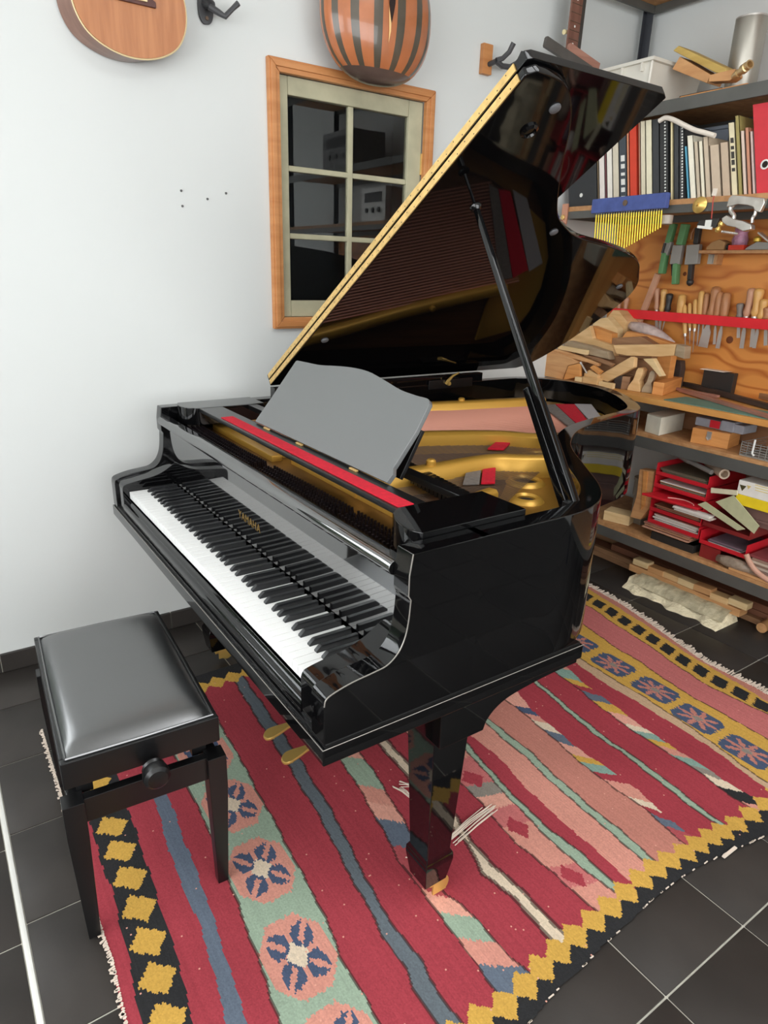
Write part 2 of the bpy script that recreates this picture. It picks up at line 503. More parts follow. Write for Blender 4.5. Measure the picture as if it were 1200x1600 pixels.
# ------------------------------------------------------------------ kilim rug
# measured stripe boundaries: lists of (y, x) along each stripe edge
BND = [[(0.095,-0.369),(0.23,-0.361),(0.289,-0.364)],
       [(0.067,-0.344),(0.219,-0.33),(0.41,-0.318),(0.511,-0.323)],
       [(0.012,-0.26),(0.145,-0.242),(0.263,-0.237),(0.417,-0.229),(0.653,-0.219)],
       [(-0.024,-0.204),(0.092,-0.187),(0.208,-0.174),(0.35,-0.175),(0.5,-0.165),(0.65,-0.148)],
       [(-0.048,-0.167),(0.066,-0.158),(0.175,-0.145),(0.312,-0.133),(0.463,-0.126),(0.642,-0.112)],
       [(-0.082,-0.114),(0.075,-0.095),(0.203,-0.083),(0.453,-0.06),(0.644,-0.056)],
       [(-0.19,0.052),(-0.04,0.056),(0.099,0.078),(0.272,0.089),(0.462,0.105),(0.542,0.105),(0.612,0.117),(0.683,0.118),(0.862,0.127)],
       [(-0.178,0.149),(-0.128,0.16),(-0.047,0.161),(0.011,0.169),(0.163,0.186),(0.34,0.211),(0.532,0.224),(0.559,0.228),(0.724,0.236),(0.883,0.244),(1.048,0.258)],
       [(-0.203,0.189),(-0.132,0.2),(-0.077,0.197),(0.013,0.197),(0.154,0.219),(0.336,0.249),(0.508,0.262),(0.533,0.268),(0.681,0.278),(0.857,0.287),(1.046,0.297)],
       [(-0.269,0.291),(-0.217,0.298),(-0.124,0.298),(-0.065,0.303),(0.107,0.31),(0.164,0.324),(0.241,0.335),(0.334,0.353),(0.469,0.37)],
       [(-0.281,0.378),(-0.23,0.371),(-0.165,0.368),(-0.085,0.365),(-0.03,0.351),(0.178,0.392),(0.295,0.414),(0.428,0.435)],
       [(-0.253,0.477),(-0.18,0.481),(-0.117,0.479),(-0.039,0.467),(0.051,0.492)],
       [(-0.244,0.514),(-0.175,0.513),(-0.095,0.512),(-0.03,0.507),(0.055,0.506),(0.137,0.531)],
       [(-0.266,0.623),(-0.157,0.617),(-0.042,0.61),(-0.013,0.603),(0.07,0.609),(0.134,0.623),(0.216,0.622)],
       [(-0.244,0.703),(-0.146,0.688),(-0.011,0.69),(0.085,0.7),(0.19,0.712),(0.311,0.729)],
       [(-0.232,0.725),(-0.115,0.724),(-0.012,0.713),(0.122,0.723),(0.262,0.739),(0.331,0.753)],
       [(-0.255,0.762),(-0.134,0.764),(0.001,0.766),(0.12,0.774),(0.268,0.797),(0.372,0.789)],
       [(-0.228,0.845),(-0.154,0.844),(-0.052,0.85),(0.055,0.852),(0.199,0.867),(0.322,0.869),(0.414,0.876)],
       [(-0.26,0.867),(-0.198,0.874),(-0.132,0.875),(-0.041,0.877),(0.083,0.883),(0.23,0.899),(0.421,0.897)],
       [(-0.267,0.983),(-0.112,1.002),(-0.052,0.998),(0.054,0.992),(0.149,1.001),(0.241,1.013),(0.334,1.021),(0.463,1.025)],
       [(-0.244,1.026),(-0.14,1.033),(-0.069,1.05),(0.003,1.047),(0.096,1.044),(0.186,1.043),(0.282,1.057),(0.372,1.059),(0.47,1.095)],
       [(-0.281,1.126),(-0.182,1.123),(-0.069,1.135),(-0.005,1.138),(0.067,1.146),(0.179,1.144),(0.289,1.16),(0.408,1.177),(0.489,1.188)],
       [(-0.277,1.141),(-0.176,1.148),(-0.052,1.159),(0.013,1.162),(0.129,1.163),(0.23,1.172),(0.357,1.188),(0.49,1.206)],
       [(-0.21,1.263),(-0.11,1.275),(0.0,1.27),(0.116,1.27),(0.149,1.27),(0.248,1.277),(0.357,1.297),(0.447,1.305),(0.496,1.307)],
       [(-0.249,1.311),(-0.185,1.306),(-0.075,1.311),(0.015,1.311),(0.1,1.314),(0.197,1.323),(0.287,1.336),(0.398,1.346),(0.457,1.37)],
       [(-0.267,1.38),(-0.193,1.392),(-0.06,1.415),(0.071,1.414),(0.202,1.415),(0.359,1.413),(0.493,1.429)],
       [(-0.258,1.408),(-0.18,1.416),(-0.056,1.443),(0.07,1.453),(0.222,1.464),(0.341,1.464),(0.506,1.47)],
       [(-0.151,1.612),(-0.031,1.616),(0.09,1.615),(0.228,1.626),(0.357,1.65),(0.493,1.659),(0.671,1.693)],
       [(-0.079,1.75),(0.052,1.738),(0.149,1.733),(0.266,1.751),(0.444,1.794),(0.606,1.816),(0.76,1.848)],
       [(-0.04,1.826),(0.055,1.841),(0.132,1.851),(0.243,1.862),(0.372,1.886),(0.521,1.926),(0.675,1.956),(0.868,1.986)],
       [(-0.017,1.871),(0.033,1.876),(0.117,1.875),(0.22,1.874),(0.372,1.912),(0.523,1.954),(0.709,2.001),(0.894,2.017)]]
DIAM = [(0.166, -0.296), (0.227, -0.296), (0.288, -0.304), (0.352, -0.297), (0.409, -0.289), (0.469, -0.284), (0.53, -0.279), (0.596, -0.276),
        (0.659, -0.274), (0.725, -0.269), (0.79, -0.265), (0.847, -0.265), (0.901, -0.27), (0.96, -0.277), (1.013, -0.28),
        (1.068, -0.284), (1.114, -0.291), (1.172, -0.297), (1.241, -0.3), (1.314, -0.303), (1.38, -.305), (1.44, -.307), (1.50, -.308),
        (1.56, -.31), (1.62, -.31), (1.68, -.31), (1.74, -.31), (1.80, -.31), (.105, -.298), (.045, -.30), (-.015, -.30), (-.075, -.30),
        (-.135, -.30), (-.195, -.30), (-.255, -.30), (-.315, -.30)]
NEAR = [(-.4, -.365), (0.30, -0.357), (0.394, -0.342), (0.474, -0.339), (0.56, -0.33), (0.669, -0.325), (0.766, -0.317), (0.877, -0.318),
        (0.97, -0.325), (1.058, -0.34), (1.208, -0.366), (1.9, -.38)]


def make_rug():
    h = 0.0036
    gx = np.arange(-0.385, 2.03, h)
    gy = np.arange(-0.39, 1.185, h)
    nx, ny = len(gx) - 1, len(gy) - 1
    rs = np.random.RandomState(4)
    cx, cy = np.meshgrid((gx[:-1] + gx[1:]) / 2, (gy[:-1] + gy[1:]) / 2, indexing='ij')
    # woven edges wander a little
    wob = (np.sin(cy * 37) * .0016 + np.sin(cy * 91 + 1.3) * .0012)
    cyj = cy + np.repeat(rs.uniform(-.0045, .0045, (nx, 1)), ny, 1)       # serrated across the stripes
    bx = []
    for b in BND:
        yy = np.array([q[0] for q in b])
        xx = np.array([q[1] for q in b])
        s_hi = (xx[-1] - xx[0]) / (yy[-1] - yy[0])
        v = np.interp(cy, yy, xx)
        v += np.where(cy > yy[-1], (cy - yy[-1]) * min(max(s_hi, 0), .08), 0)
        bx.append(v + wob)
    for i in range(1, len(bx)):
        bx[i] = np.maximum(bx[i], bx[i - 1] + .004)
    idx = sum((cx > b).astype(int) for b in bx)
    P = dict(red=(158, 62, 71), red2=(170, 82, 86), black=(46, 46, 47), yel=(200, 158, 76), blue=(98, 108, 122), green=(148, 166, 146),
             slate=(98, 106, 112), pink=(204, 142, 126), pink2=(186, 124, 110), cream=(214, 196, 172), navy=(74, 86, 110),
             rose=(190, 110, 108), tan=(190, 160, 130), teal=(132, 160, 148), grey=(140, 132, 122), lpink=(216, 158, 140))
    P = {k: np.array([lin(q) for q in v]) for k, v in P.items()}
    order = [None, 'red', 'black', 'red', 'blue', 'red', 'green', 'red', 'slate', 'red', 'pink', 'red', 'cream', 'red', 'pink', 'green', 'red',
             'pink', 'green', 'pink2', 'pink', 'red', 'green', 'red', 'pink', 'red', 'tan', 'yel', 'rose', 'yel', 'pink2', None]
    col = np.zeros((nx, ny, 3))
    for k, nme in enumerate(order):
        if nme:
            col[idx == k] = P[nme]
    fr = {}

    def frac(k):      # position 0..1 across band k
        return (cx - bx[k - 1]) / (bx[k] - bx[k - 1])

    def put(m, c):
        col[m] = P[c]
    # yellow lozenges on the black stripe
    for q in list(np.arange(.042, 1.05, .0945)) + [-.052, -.147, -.242]:
        c0 = np.interp(cyj, [p[0] for p in BND[1]], [p[1] for p in BND[1]]) * .5 + np.interp(cyj, [p[0] for p in BND[2]], [p[1] for p in BND[2]]) * .5
        d = np.abs(cx - c0 + (cyj - q) * .25) / .041 + np.abs(cyj - q) / .046
        put((idx == 2) & (d < 1), 'yel')
    # pink octagons with navy stars on the green stripe
    mc = [(.026, .512), (.006, .271), (-.020, .022), (-.035, -.205), (.035, .745), (.045, .975)]
    for a, b in mc:
        U, V = (cx - a) / .074, (cyj - b) / .098
        r = np.hypot(U, V)
        th = np.arctan2(V, U)
        octo = (np.maximum(np.abs(U), np.abs(V)) < 1) & (np.abs(U) + np.abs(V) < 1.45)
        put((idx == 6) & octo, 'pink')
        k = np.mod(th + PI / 8, PI / 4) - PI / 8
        pet = (np.abs(k) < .30 * (1.05 - .75 * np.abs(r - .45))) & (r < .93) & (r > .1)
        alt = np.mod(np.floor((th + PI / 8) / (PI / 4)), 2) == 0
        k8 = np.mod(th, PI / 4) - PI / 8
        sgn = np.where(np.mod(np.floor(th / (PI / 4)), 2) == 0, 1.0, -1.0)
        pet = (np.abs(k8) < .12 + .22 * np.clip(r, 0, .9)) & (r > .1) & (r < .74 + .62 * sgn * k8)
        put((idx == 6) & octo & pet, 'navy')
        put((idx == 6) & octo & (r < .34), 'navy')
        put((idx == 6) & (np.abs(U) + np.abs(V) < .36), 'cream')
    # diagonal blocks
    def blocks(k, cuts, skew):
        f = frac(k)
        yq = cyj + (f - .5) * skew
        for (a, b, c) in cuts:
            put((idx == k) & (yq >= a) & (yq < b), c)
    blocks(10, [(.36, .50, 'green'), (.29, .36, 'pink'), (.225, .29, 'lpink'), (.13, .225, 'blue'), (-.02, .13, 'red2'), (-.09, -.02, 'lpink'),
                (-.165, -.09, 'green'), (-.235, -.165, 'pink'), (-.35, -.235, 'blue'), (.50, .60, 'lpink'), (.6, .75, 'blue'), (.75, .9, 'green')], .06)
    blocks(14, [(-.4, -.30, 'pink'), (-.20, -.13, 'rose'), (.03, .10, 'rose'), (.10, .15, 'lpink'), (.15, .2, 'grey'), (.2, .32, 'rose')], .03)
    f14 = frac(14)
    for yc in (.228, .020, -.165, .43):
        put((idx == 14) & (np.abs(f14 - .45) / .34 + np.abs(cyj - yc + (f14 - .45) * .03) / .042 < 1), 'red')
    c20 = [(.40, .50, 'lpink'), (.355, .40, 'navy'), (.315, .355, 'pink'), (.255, .315, 'cream'), (.185, .255, 'blue'), (.12, .185, 'lpink'),
           (.08, .12, 'yel'), (.03, .08, 'teal'), (-.01, .03, 'red'), (-.095, -.01, 'pink'), (-.135, -.095, 'cream'), (-.17, -.135, 'red'),
           (-.215, -.17, 'blue'), (-.3, -.215, 'red2')]
    blocks(20, c20, .05)
    c24 = [(.42, .5, 'teal'), (.375, .42, 'yel'), (.33, .375, 'red'), (.27, .33, 'blue'), (.20, .27, 'yel'), (.13, .20, 'lpink'), (.09, .13, 'cream'),
           (.04, .09, 'teal'), (-.0, .04, 'yel'), (-.05, -.0, 'pink'), (-.11, -.05, 'teal'), (-.155, -.11, 'grey'), (-.215, -.155, 'cream'), (-.29, -.215, 'black')]
    blocks(24, c24, .06)
    # navy panels with pink stars on the yellow stripe
    for a, b in ((1.544, .408), (1.537, .216), (1.513, .033), (1.495, -.151), (1.56, .60), (1.585, .79), (1.6, .98)):
        U, V = (cx - a) / .054, (cyj - b) / .076
        sq = (np.abs(U) < 1) & (np.abs(V) < 1) & (np.abs(U) + np.abs(V) < 1.75)
        put((idx == 27) & sq, 'navy')
        r, th = np.hypot(U, V), np.arctan2(V, U)
        put((idx == 27) & sq & (r < .60 + .36 * np.cos(8 * th)), 'pink2')
        put((idx == 27) & (r < .22), 'grey')
    # black parallelograms on the outer yellow stripe
    for q in np.arange(-.13, 1.1, .082):
        c0 = (bx[28] + bx[29]) / 2
        put((idx == 29) & (np.abs(cx - c0) < .031) & (np.abs(cyj - q - (cx - c0) * .25) < .028), 'black')
    # dark outlines
    dark = np.array([lin(58), lin(42), lin(40)])
    for k in (5, 6, 7, 8, 9, 10, 11, 12, 13, 14, 15, 17, 18, 19, 21, 22, 23, 26, 27, 28):
        wd = .0062 if k in (11, 12) else .0030
        m = (np.abs(cx - bx[k]) < wd)
        col[m] = col[m] * .25 + dark * .75
    # zigzag yellow and black borders at both ends
    dx = np.array([q[0] for q in sorted(DIAM)])
    dy = np.array([q[1] for q in sorted(DIAM)])
    yc = np.interp(cx, dx, dy)
    j = np.argmin(np.abs(cx[:, :1] - dx[None, :]), axis=1)
    cxj = cx + np.repeat(rs.uniform(-.003, .003, (1, ny)), nx, 0)
    near = np.interp(cx, [q[0] for q in NEAR], [q[1] for q in NEAR])
    inside = (idx > 0) & (idx < 31)
    lim = yc - .006
    put(inside & (cy < lim), 'black')
    d = np.full((nx, ny), 9.0)
    for a, b in DIAM:
        d = np.minimum(d, np.abs(cxj - a) / .036 + np.abs(cy - b) / .036)
    put(inside & (d < 1), 'yel')
    for k in range(44):
        a = -.34 + .0605 * k
        m = (np.abs(cxj - a) / .036 + np.abs(cy - 1.093) / .04 < 1) & inside
        put(inside & (cy > 1.097) & (np.abs(cx - a) < .031), 'black')
        put(m, 'yel')
    keep = inside & (cy > near) & (cy < 1.17)
    # wear and yarn variation
    yarn = 1 + rs.uniform(-.09, .09, (nx, ny)) + np.repeat(rs.uniform(-.05, .05, (nx, 1)), ny, 1)
    patch = 1 + .07 * np.sin(cx * 9 + 2 * np.sin(cy * 5)) * np.sin(cy * 7 + 1)
    col *= (yarn * patch)[:, :, None]
    spk = rs.rand(nx, ny) < .0012
    col[spk] = P['lpink']
    # vertices, gently rumpled
    VX, VY = np.meshgrid(gx, gy, indexing='ij')
    VZ = .0058 + .0016 * np.sin(VX * 11 + 1.7 * np.sin(VY * 6)) * np.sin(VY * 8 + VX * 3)
    vid = np.arange((nx + 1) * (ny + 1)).reshape(nx + 1, ny + 1)
    q = np.stack([vid[:-1, :-1], vid[1:, :-1], vid[1:, 1:], vid[:-1, 1:]], -1)[keep]
    used, inv = np.unique(q, return_inverse=True)
    verts = np.stack([VX, VY, VZ], -1).reshape(-1, 3)[used]
    me = bpy.data.meshes.new('woven_field')
    nf = len(q)
    me.vertices.add(len(verts))
    me.vertices.foreach_set('co', verts.astype(np.float32).ravel())
    me.loops.add(nf * 4)
    me.loops.foreach_set('vertex_index', inv.reshape(-1).astype(np.int32))
    me.polygons.add(nf)
    me.polygons.foreach_set('loop_start', np.arange(0, nf * 4, 4, dtype=np.int32))
    me.update(calc_edges=True)
    me.polygons.foreach_set('use_smooth', [True] * nf)
    at = me.attributes.new('yarn', 'FLOAT_COLOR', 'FACE')
    c4 = np.ones((nf, 4), np.float32)
    c4[:, :3] = np.clip(col[keep], 0, 1)
    at.data.foreach_set('color', c4.ravel())
    m = bpy.data.materials.new('kilim_wool')
    m.use_nodes = True
    nt = m.node_tree
    p = nt.nodes['Principled BSDF']
    p.inputs['Roughness'].default_value = .95
    p.inputs['Specular IOR Level'].default_value = .1
    a = nt.nodes.new('ShaderNodeAttribute')
    a.attribute_name = 'yarn'
    nt.links.new(a.outputs['Color'], p.inputs['Base Color'])
    tc = nt.nodes.new('ShaderNodeTexCoord')
    n = nt.nodes.new('ShaderNodeTexNoise')
    n.inputs['Scale'].default_value = 260
    nt.links.new(tc.outputs['Object'], n.inputs['Vector'])
    b = nt.nodes.new('ShaderNodeBump')
    b.inputs['Strength'].default_value = .35
    b.inputs['Distance'].default_value = .002
    nt.links.new(n.outputs['Fac'], b.inputs['Height'])
    nt.links.new(b.outputs['Normal'], p.inputs['Normal'])
    me.materials.append(m)
    rug = thing('kilim_rug', 'red striped woven kilim rug with yellow zigzag border under the piano', 'rug', (.8, .4, 0))
    o = obj('woven_field', me, (-.8, -.4, 0), rug)
    ORIGIN[o] = Vector((.8, .4, 0))
    M_FR = mat('cotton_fringe', rgb(222, 206, 190), .9)
    rr = random.Random(11)
    fm = MB()
    for k in range(330):          # knotted fringe along the tail end
        y = -.36 + 1.5 * k / 330
        x = float(np.interp(y, [q[0] for q in BND[30]], [q[1] for q in BND[30]])) - .004
        a = rr.uniform(-.3, .3)
        L = rr.uniform(.018, .04)
        z = rr.uniform(.004, .010)
        fm.obox((x + L / 2 * math.cos(a), y + L / 2 * math.sin(a), z), ((math.cos(a), math.sin(a), 0), (-math.sin(a), math.cos(a), 0), Zv),
                (L / 2, rr.uniform(.0015, .003), .0018))
    part('fringe', fm, M_FR, rug, label='off white knotted fringe', kind='stuff')
    fm = MB()
    for k in range(260):          # short worn fringe along the player's end
        y = -.36 + 1.5 * k / 260
        x = float(np.interp(y, [q[0] for q in BND[0]], [q[1] for q in BND[0]])) + .003
        a = PI + rr.uniform(-.8, .8)
        L = rr.uniform(.004, .014)
        fm.obox((x + L / 2 * math.cos(a), y + L / 2 * math.sin(a), .0055), ((math.cos(a), math.sin(a), 0), (-math.sin(a), math.cos(a), 0), Zv),
                (L / 2, rr.uniform(.0015, .003), .0016))
    part('worn_fringe', fm, M_FR, rug, kind='stuff')
    fm = MB()
    for k in range(46):           # white stitching left on the near selvedge
        x = rr.uniform(.28, 1.2)
        y = float(np.interp(x, [q[0] for q in NEAR], [q[1] for q in NEAR]))
        fm.obox((x, y, .006), (X, Y, Zv), (rr.uniform(.002, .008), .0012, .0012))
    fm.obox((1.06, -.342, .007), (X, Y, Zv), (.03, .004, .0015))
    part('selvedge_stitching', fm, M_FR, rug, kind='stuff')

    def threads(pa, pb, n, wid, spread, name):
        fm = MB()
        pa, pb = Vector(pa), Vector(pb)
        d = (pb - pa).normalized()
        nn = Vector((-d.y, d.x, 0))
        for k in range(n):
            s = rr.uniform(-1, 1) * wid
            a = pa + nn * s + d * rr.uniform(-.02, .02)
            b = pb + nn * (s + rr.uniform(-1, 1) * spread) + d * rr.uniform(-.02, .02)
            mid = (a + b) / 2
            fm.tube([(a.x, a.y, .009), (mid.x, mid.y, .011 + rr.uniform(0, .004)), (b.x, b.y, .009)], .0013, 5)
        part(name, fm, M_FR, rug, label='loose white warp threads of a tear', kind='stuff')
    threads((.468, .078, 0), (.628, .106, 0), 13, .018, .006, 'torn_threads')
    threads((.462, .325, 0), (.495, .27, 0), 12, .018, .02, 'torn_threads')
    threads((.335, .09, 0), (.35, .075, 0), 6, .006, .02, 'torn_threads')
    return rug


RUG = make_rug()

# ------------------------------------------------------------------ piano stool
def make_stool():
    ang = R(-3.2)
    cx, cy = -.2175, .568
    ca, sa = math.cos(ang), math.sin(ang)

    def T(a, b, z):
        return (cx + a * ca - b * sa, cy + a * sa + b * ca, z)
    ux, uy = (ca, sa, 0), (-sa, ca, 0)
    st = thing('piano_stool', 'black adjustable piano stool with padded leather seat in front of the keyboard', 'stool', (cx, cy, 0))
    hx, hy = .160, .277
    fr = MB()
    for a, b, h0, h1 in ((0, -hy + .009, hx, .009), (0, hy - .009, hx, .009), (-hx + .009, 0, .009, hy - .018), (hx - .009, 0, .009, hy - .018)):
        fr.obox(T(a, b, .452), (ux, uy, Zv), (h0, h1, .032))
    fr.obox(T(0, 0, .462), (ux, uy, Zv), (hx - .018, hy - .018, .012))
    part('seat_frame', fr, M_BLACKW, st, .003)
    # padded cushion: domed grid
    n = 26
    vs, fs = [], []
    for i in range(n + 1):
        for j in range(n + 1):
            a, b = -1 + 2 * i / n, -1 + 2 * j / n
            e = (1 - a ** 6) * (1 - b ** 6)
            z = .482 + .030 * max(e, 0) ** .55
            vs.append(T(a * (hx - .010), b * (hy - .010), z))
    for i in range(n):
        for j in range(n):
            q = i * (n + 1) + j
            fs.append((q, q + n + 1, q + n + 2, q + 1))
    cu = MB().add(vs, fs)
    part('seat_cushion', cu, M_LEATHER, st, label='shiny black leather cushion', angle=80)
    pip = smooth_path([T(-hx + .011, -hy + .011, .486), T(0, -hy + .009, .486), T(hx - .011, -hy + .011, .486), T(hx - .009, 0, .486),
                       T(hx - .011, hy - .011, .486), T(0, hy - .009, .486), T(-hx + .011, hy - .011, .486), T(-hx + .009, 0, .486)], 1, True)
    part('piping', MB().tube(pip + [pip[0]], .003, 6), M_LEATHER, st)
    # under-frame with apron and legs
    ax, ay = .146, .262
    ap = MB()
    for s in (-1, 1):
        ap.obox(T(0, s * ay, .352), (ux, uy, Zv), (ax, .011, .030))
        ap.obox(T(s * ax, 0, .352), (ux, uy, Zv), (.011, ay, .030))
    part('apron', ap, M_BLACKW, st, .002)
    mech = MB()
    for s in (-1, 1):
        mech.tube([T(s * .11, -.20, .372), T(s * .02, .0, .41), T(s * .11, .20, .43)], .008, 6)
    mech.obox(T(0, 0, .405), (ux, uy, Zv), (.05, .19, .006))
    for s in (-1, 1):
        for k in (-1, 1):
            mech.obox(T(s * .12, k * .22, .40), (ux, uy, Zv), (.016, .022, .026))
    part('lift_mechanism', mech, M_BLACKW, st)
    for s in (-1, 1):
        for k in (-1, 1):
            lg = MB()
            top, bot = (s * (ax + .002), k * (ay + .003)), (s * (ax - .0), k * (ay + .002))
            v = []
            for zz, w, c in ((.384, .021, top), (.30, .021, top), (.0, .0125, bot)):
                for da, db in ((-w, -w), (w, -w), (w, w), (-w, w)):
                    v.append(T(c[0] + da - s * (.0 if zz else .0), c[1] + db, max(zz, .0075 if k * 1 > -2 else 0)))
            f = [(3, 2, 1, 0), (8, 9, 10, 11)]
            for q in range(2):
                for r_ in range(4):
                    f.append((q * 4 + r_, q * 4 + (r_ + 1) % 4, q * 4 + 4 + (r_ + 1) % 4, q * 4 + 4 + r_))
            part('leg', lg.add(v, f), M_BLACKW, st, .0015)
    for k in (-1, 1):
        kb = MB().lathe([(.008, 0), (.008, .014), (.021, .016), (.024, .022), (.020, .028), (.020, .031), (.026, .034), (.028, .044), (.027, .056), (.020, .062), (.004, .064)],
                        T(.01, k * hy, .424), (-sa * k, ca * k, 0), 24)
        part('adjusting_knob', kb, M_BLACKW, st, label='round black adjusting knob', angle=28)
    return st


make_stool()

# ------------------------------------------------------------------ grand piano
YT, YB = -0.1096, 1.334          # treble side, spine
ZB0, ZB1, ZR = 0.6156, 0.6545, 0.974   # key bed bottom / top, rim top
XF, XA = -0.0275, 0.1435         # front of the key bed, front of the rim arms
RT = 0.046                       # rim thickness
piano = thing('grand_piano', 'black lacquered grand piano with its lid propped open', 'piano', (.9, .6, 0))

bent = smooth_path([(.30, YT), (.45, YT), (.56, YT + .001), (.63, -.092), (.685, -.062), (.725, -.030), (.77, .018), (.85, .120), (.96, .258), (1.05, .338), (1.157, .405),
                    (1.275, .448), (1.431, .482), (1.56, .507), (1.66, .548), (1.75, .630), (1.86, .765), (1.93, .895), (1.957, 1.01), (1.955, 1.13),
                    (1.905, 1.25), (1.80, 1.315), (1.68, YB), (1.2, YB), (.7, YB), (.30, YB)], 6)


def wall_sweep(mb, path, t, za, zb):
    n = len(path)
    P = [Vector((p[0], p[1], 0)) for p in path]
    inn = []
    for i in range(n):
        d = (P[min(i + 1, n - 1)] - P[max(i - 1, 0)]).normalized()
        inn.append(P[i] + Vector((-d.y, d.x, 0)) * t)
    vs = []
    for i in range(n):
        for q, z in ((P[i], za), (P[i], zb), (inn[i], zb), (inn[i], za)):
            vs.append((q.x, q.y, z))
    fs = [(0, 1, 2, 3), tuple(4 * (n - 1) + k for k in (3, 2, 1, 0))]
    for i in range(n - 1):
        for k in range(4):
            k2 = (k + 1) % 4
            fs.append((4 * i + k, 4 * i + 4 + k, 4 * i + 4 + k2, 4 * i + k2))
    mb.add(vs, fs)
    return [(q.x, q.y) for q in inn]


rim = MB()
inner = wall_sweep(rim, bent, RT, ZB1, ZR)
part('rim', rim, M_LACQ, piano, .002)
arm_prof = smooth_path([(XF, .735), (-.024, .748), (-.010, .7555), (.026, .764), (.070, .769), (.098, .774), (.120, .791), (.133, .815), (.1395, .845), (.143, .888)], 5) \
    + [(.1375, .897), (.1375, .935), (XA, ZR), (.32, ZR), (.32, ZB1), (XF, ZB1)]
for yy in (YT, YB - RT):
    part('key_arm', MB().prism(arm_prof, (0, yy, 0), X, Zv, Y, RT), M_LACQ, piano, .0022)
# worn light edge lines of the treble arm
edge = [(a, YT - .0004, b) for a, b in arm_prof[:-3]]
part('worn_edge', MB().tube(edge, .0012, 5), M_EDGE, piano, label='lacquer worn light along the edge')
kb = MB().box(XF - .004, .630, YT - .004, YB + .004, ZB0, ZB1 - .004)
part('key_bed', kb, M_LACQ, piano, .003)
part('worn_edge', MB().tube([(XF - .004, YB, ZB1 - .004), (XF - .0045, YT - .004, ZB1 - .004), (.63, YT - .0045, ZB1 - .004)], .0009, 5), M_EDGE, piano)
part('bed_moulding', MB().box(XF + .002, .62, YT - .0018, YB + .0018, ZB1 - .005, ZB1 + .004), M_LACQ2, piano, .001)
# case bottom
bot = MB().prism([(p[0], p[1]) for p in inner] + [(.62, YB - RT), (.62, YT + RT)][:0], (0, 0, ZB1 + .002), X, Y, Zv, .02)
part('case_bottom', bot, M_LACQ2, piano)

# key slip, key blocks
K0, KW, NW = -0.0075, 0.02355, 52          # treble end of the keys, key pitch
K1 = K0 + KW * NW
slip = smooth_path([(-.022, .662), (-.022, .680), (-.018, .687), (-.012, .688), (-.0065, .692), (-.004, .698), (-.002, .698)], 3) + [(-.002, .662)]
part('key_slip', MB().prism(slip, (0, K0 - .006, 0), X, Zv, Y, K1 - K0 + .012), M_LACQ, piano)
blk = smooth_path([(-.020, .735), (-.016, .745), (-.006, .7505), (.03, .757), (.08, .765), (.115, .778), (.15, .80)], 4) + [(.17, .80), (.17, .657), (-.020, .657)]
for a, b in ((YT + RT, K0 - .003), (K1 + .003, YB - RT)):
    part('key_block', MB().prism(blk, (0, a, 0), X, Zv, Y, b - a), M_LACQ, piano, .0015)

# keys: white tails notched around the black keys
ZW = 0.725
PATW = 'CDEFGAB'
white_me = {}
names = []
for i in range(88):                     # from A0 to C8
    names.append('A A# B C C# D D# E F F# G G#'.split()[i % 12])
wi = 0
BW = 0.0112
OFF = {'C#': -.0035, 'D#': .0035, 'F#': -.0045, 'G#': 0.0, 'A#': .0045}
blackpos = []
whites = []
for nme in names:
    if len(nme) == 1:
        whites.append(nme)
    else:
        blackpos.append((nme, K1 - KW * len(whites) - OFF[nme]))
bkey = MB()
bl = .096
bkey.prism([(0, 0), (0, .003), (.010, .0115), (.014, .0125), (bl, .0125), (bl, -.004), (0, -.004)], (0, -.0055, 0), X, Zv, Y, .011)
bme = bkey.mesh('black_key', M_BKEY, (0, 0, 0), .0012)
for nme, yy in blackpos:
    weighted(obj('black_key', bme, (.050 - .9, yy - .6, ZW), piano))
for i, nme in enumerate(whites):
    hi, lo = K1 - KW * i - .0007, K1 - KW * (i + 1) + .0007
    c = (hi + lo) / 2
    lh = 'ABDEG'.find(nme) >= 0 and i > 0      # black key on the bass side
    rh = nme in 'CDFGA' and i < 51
    bs = [q for _, q in blackpos]
    th, tl = hi, lo
    for q in bs:
        if abs(q - hi) < .012:
            th = min(th, q - .0062)
        if abs(q - lo) < .012:
            tl = max(tl, q + .0062)
    key = (nme, round(th - c, 4), round(tl - c, 4))
    if key not in white_me:
        k = MB()
        out = [(0, lo - c), (0, hi - c), (.0505, hi - c), (.0505, th - c), (.150, th - c), (.150, tl - c), (.0505, tl - c), (.0505, lo - c)]
        k.prism(out, (0, 0, -.0225), X, Y, Zv, .0225)
        white_me[key] = k.mesh('white_key', M_WKEY, (0, 0, 0), .0009)
    weighted(obj('white_key', white_me[key], (0 - .9, c - .6, ZW), piano))

# fallboard with rounded lip and gilt lettering
fb = [(.1545, .730), (.1545, .905), (.150, .914), (.140, .917), (.131, .921), (.1275, .929), (.1285, .937), (.134, .943), (.142, .945), (.168, .942), (.168, .730)]
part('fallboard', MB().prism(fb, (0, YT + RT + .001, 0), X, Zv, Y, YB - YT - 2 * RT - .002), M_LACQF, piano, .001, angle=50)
tc = bpy.data.curves.new('lettering', 'FONT')
tc.body = 'YAMAHA'
tc.size = .031
tc.extrude = .0003
tc.align_x = 'CENTER'
tc.space_character = 1.15
to = bpy.data.objects.new('lettering_tmp', tc)
COL.objects.link(to)
dg = bpy.context.evaluated_depsgraph_get()
lm = bpy.data.meshes.new_from_object(to.evaluated_get(dg))
bpy.data.objects.remove(to)
lm.name = 'lettering'
lm.materials.clear()
lm.materials.append(mat('gilt_lettering', rgb(150, 120, 62), .4, metal=.6))
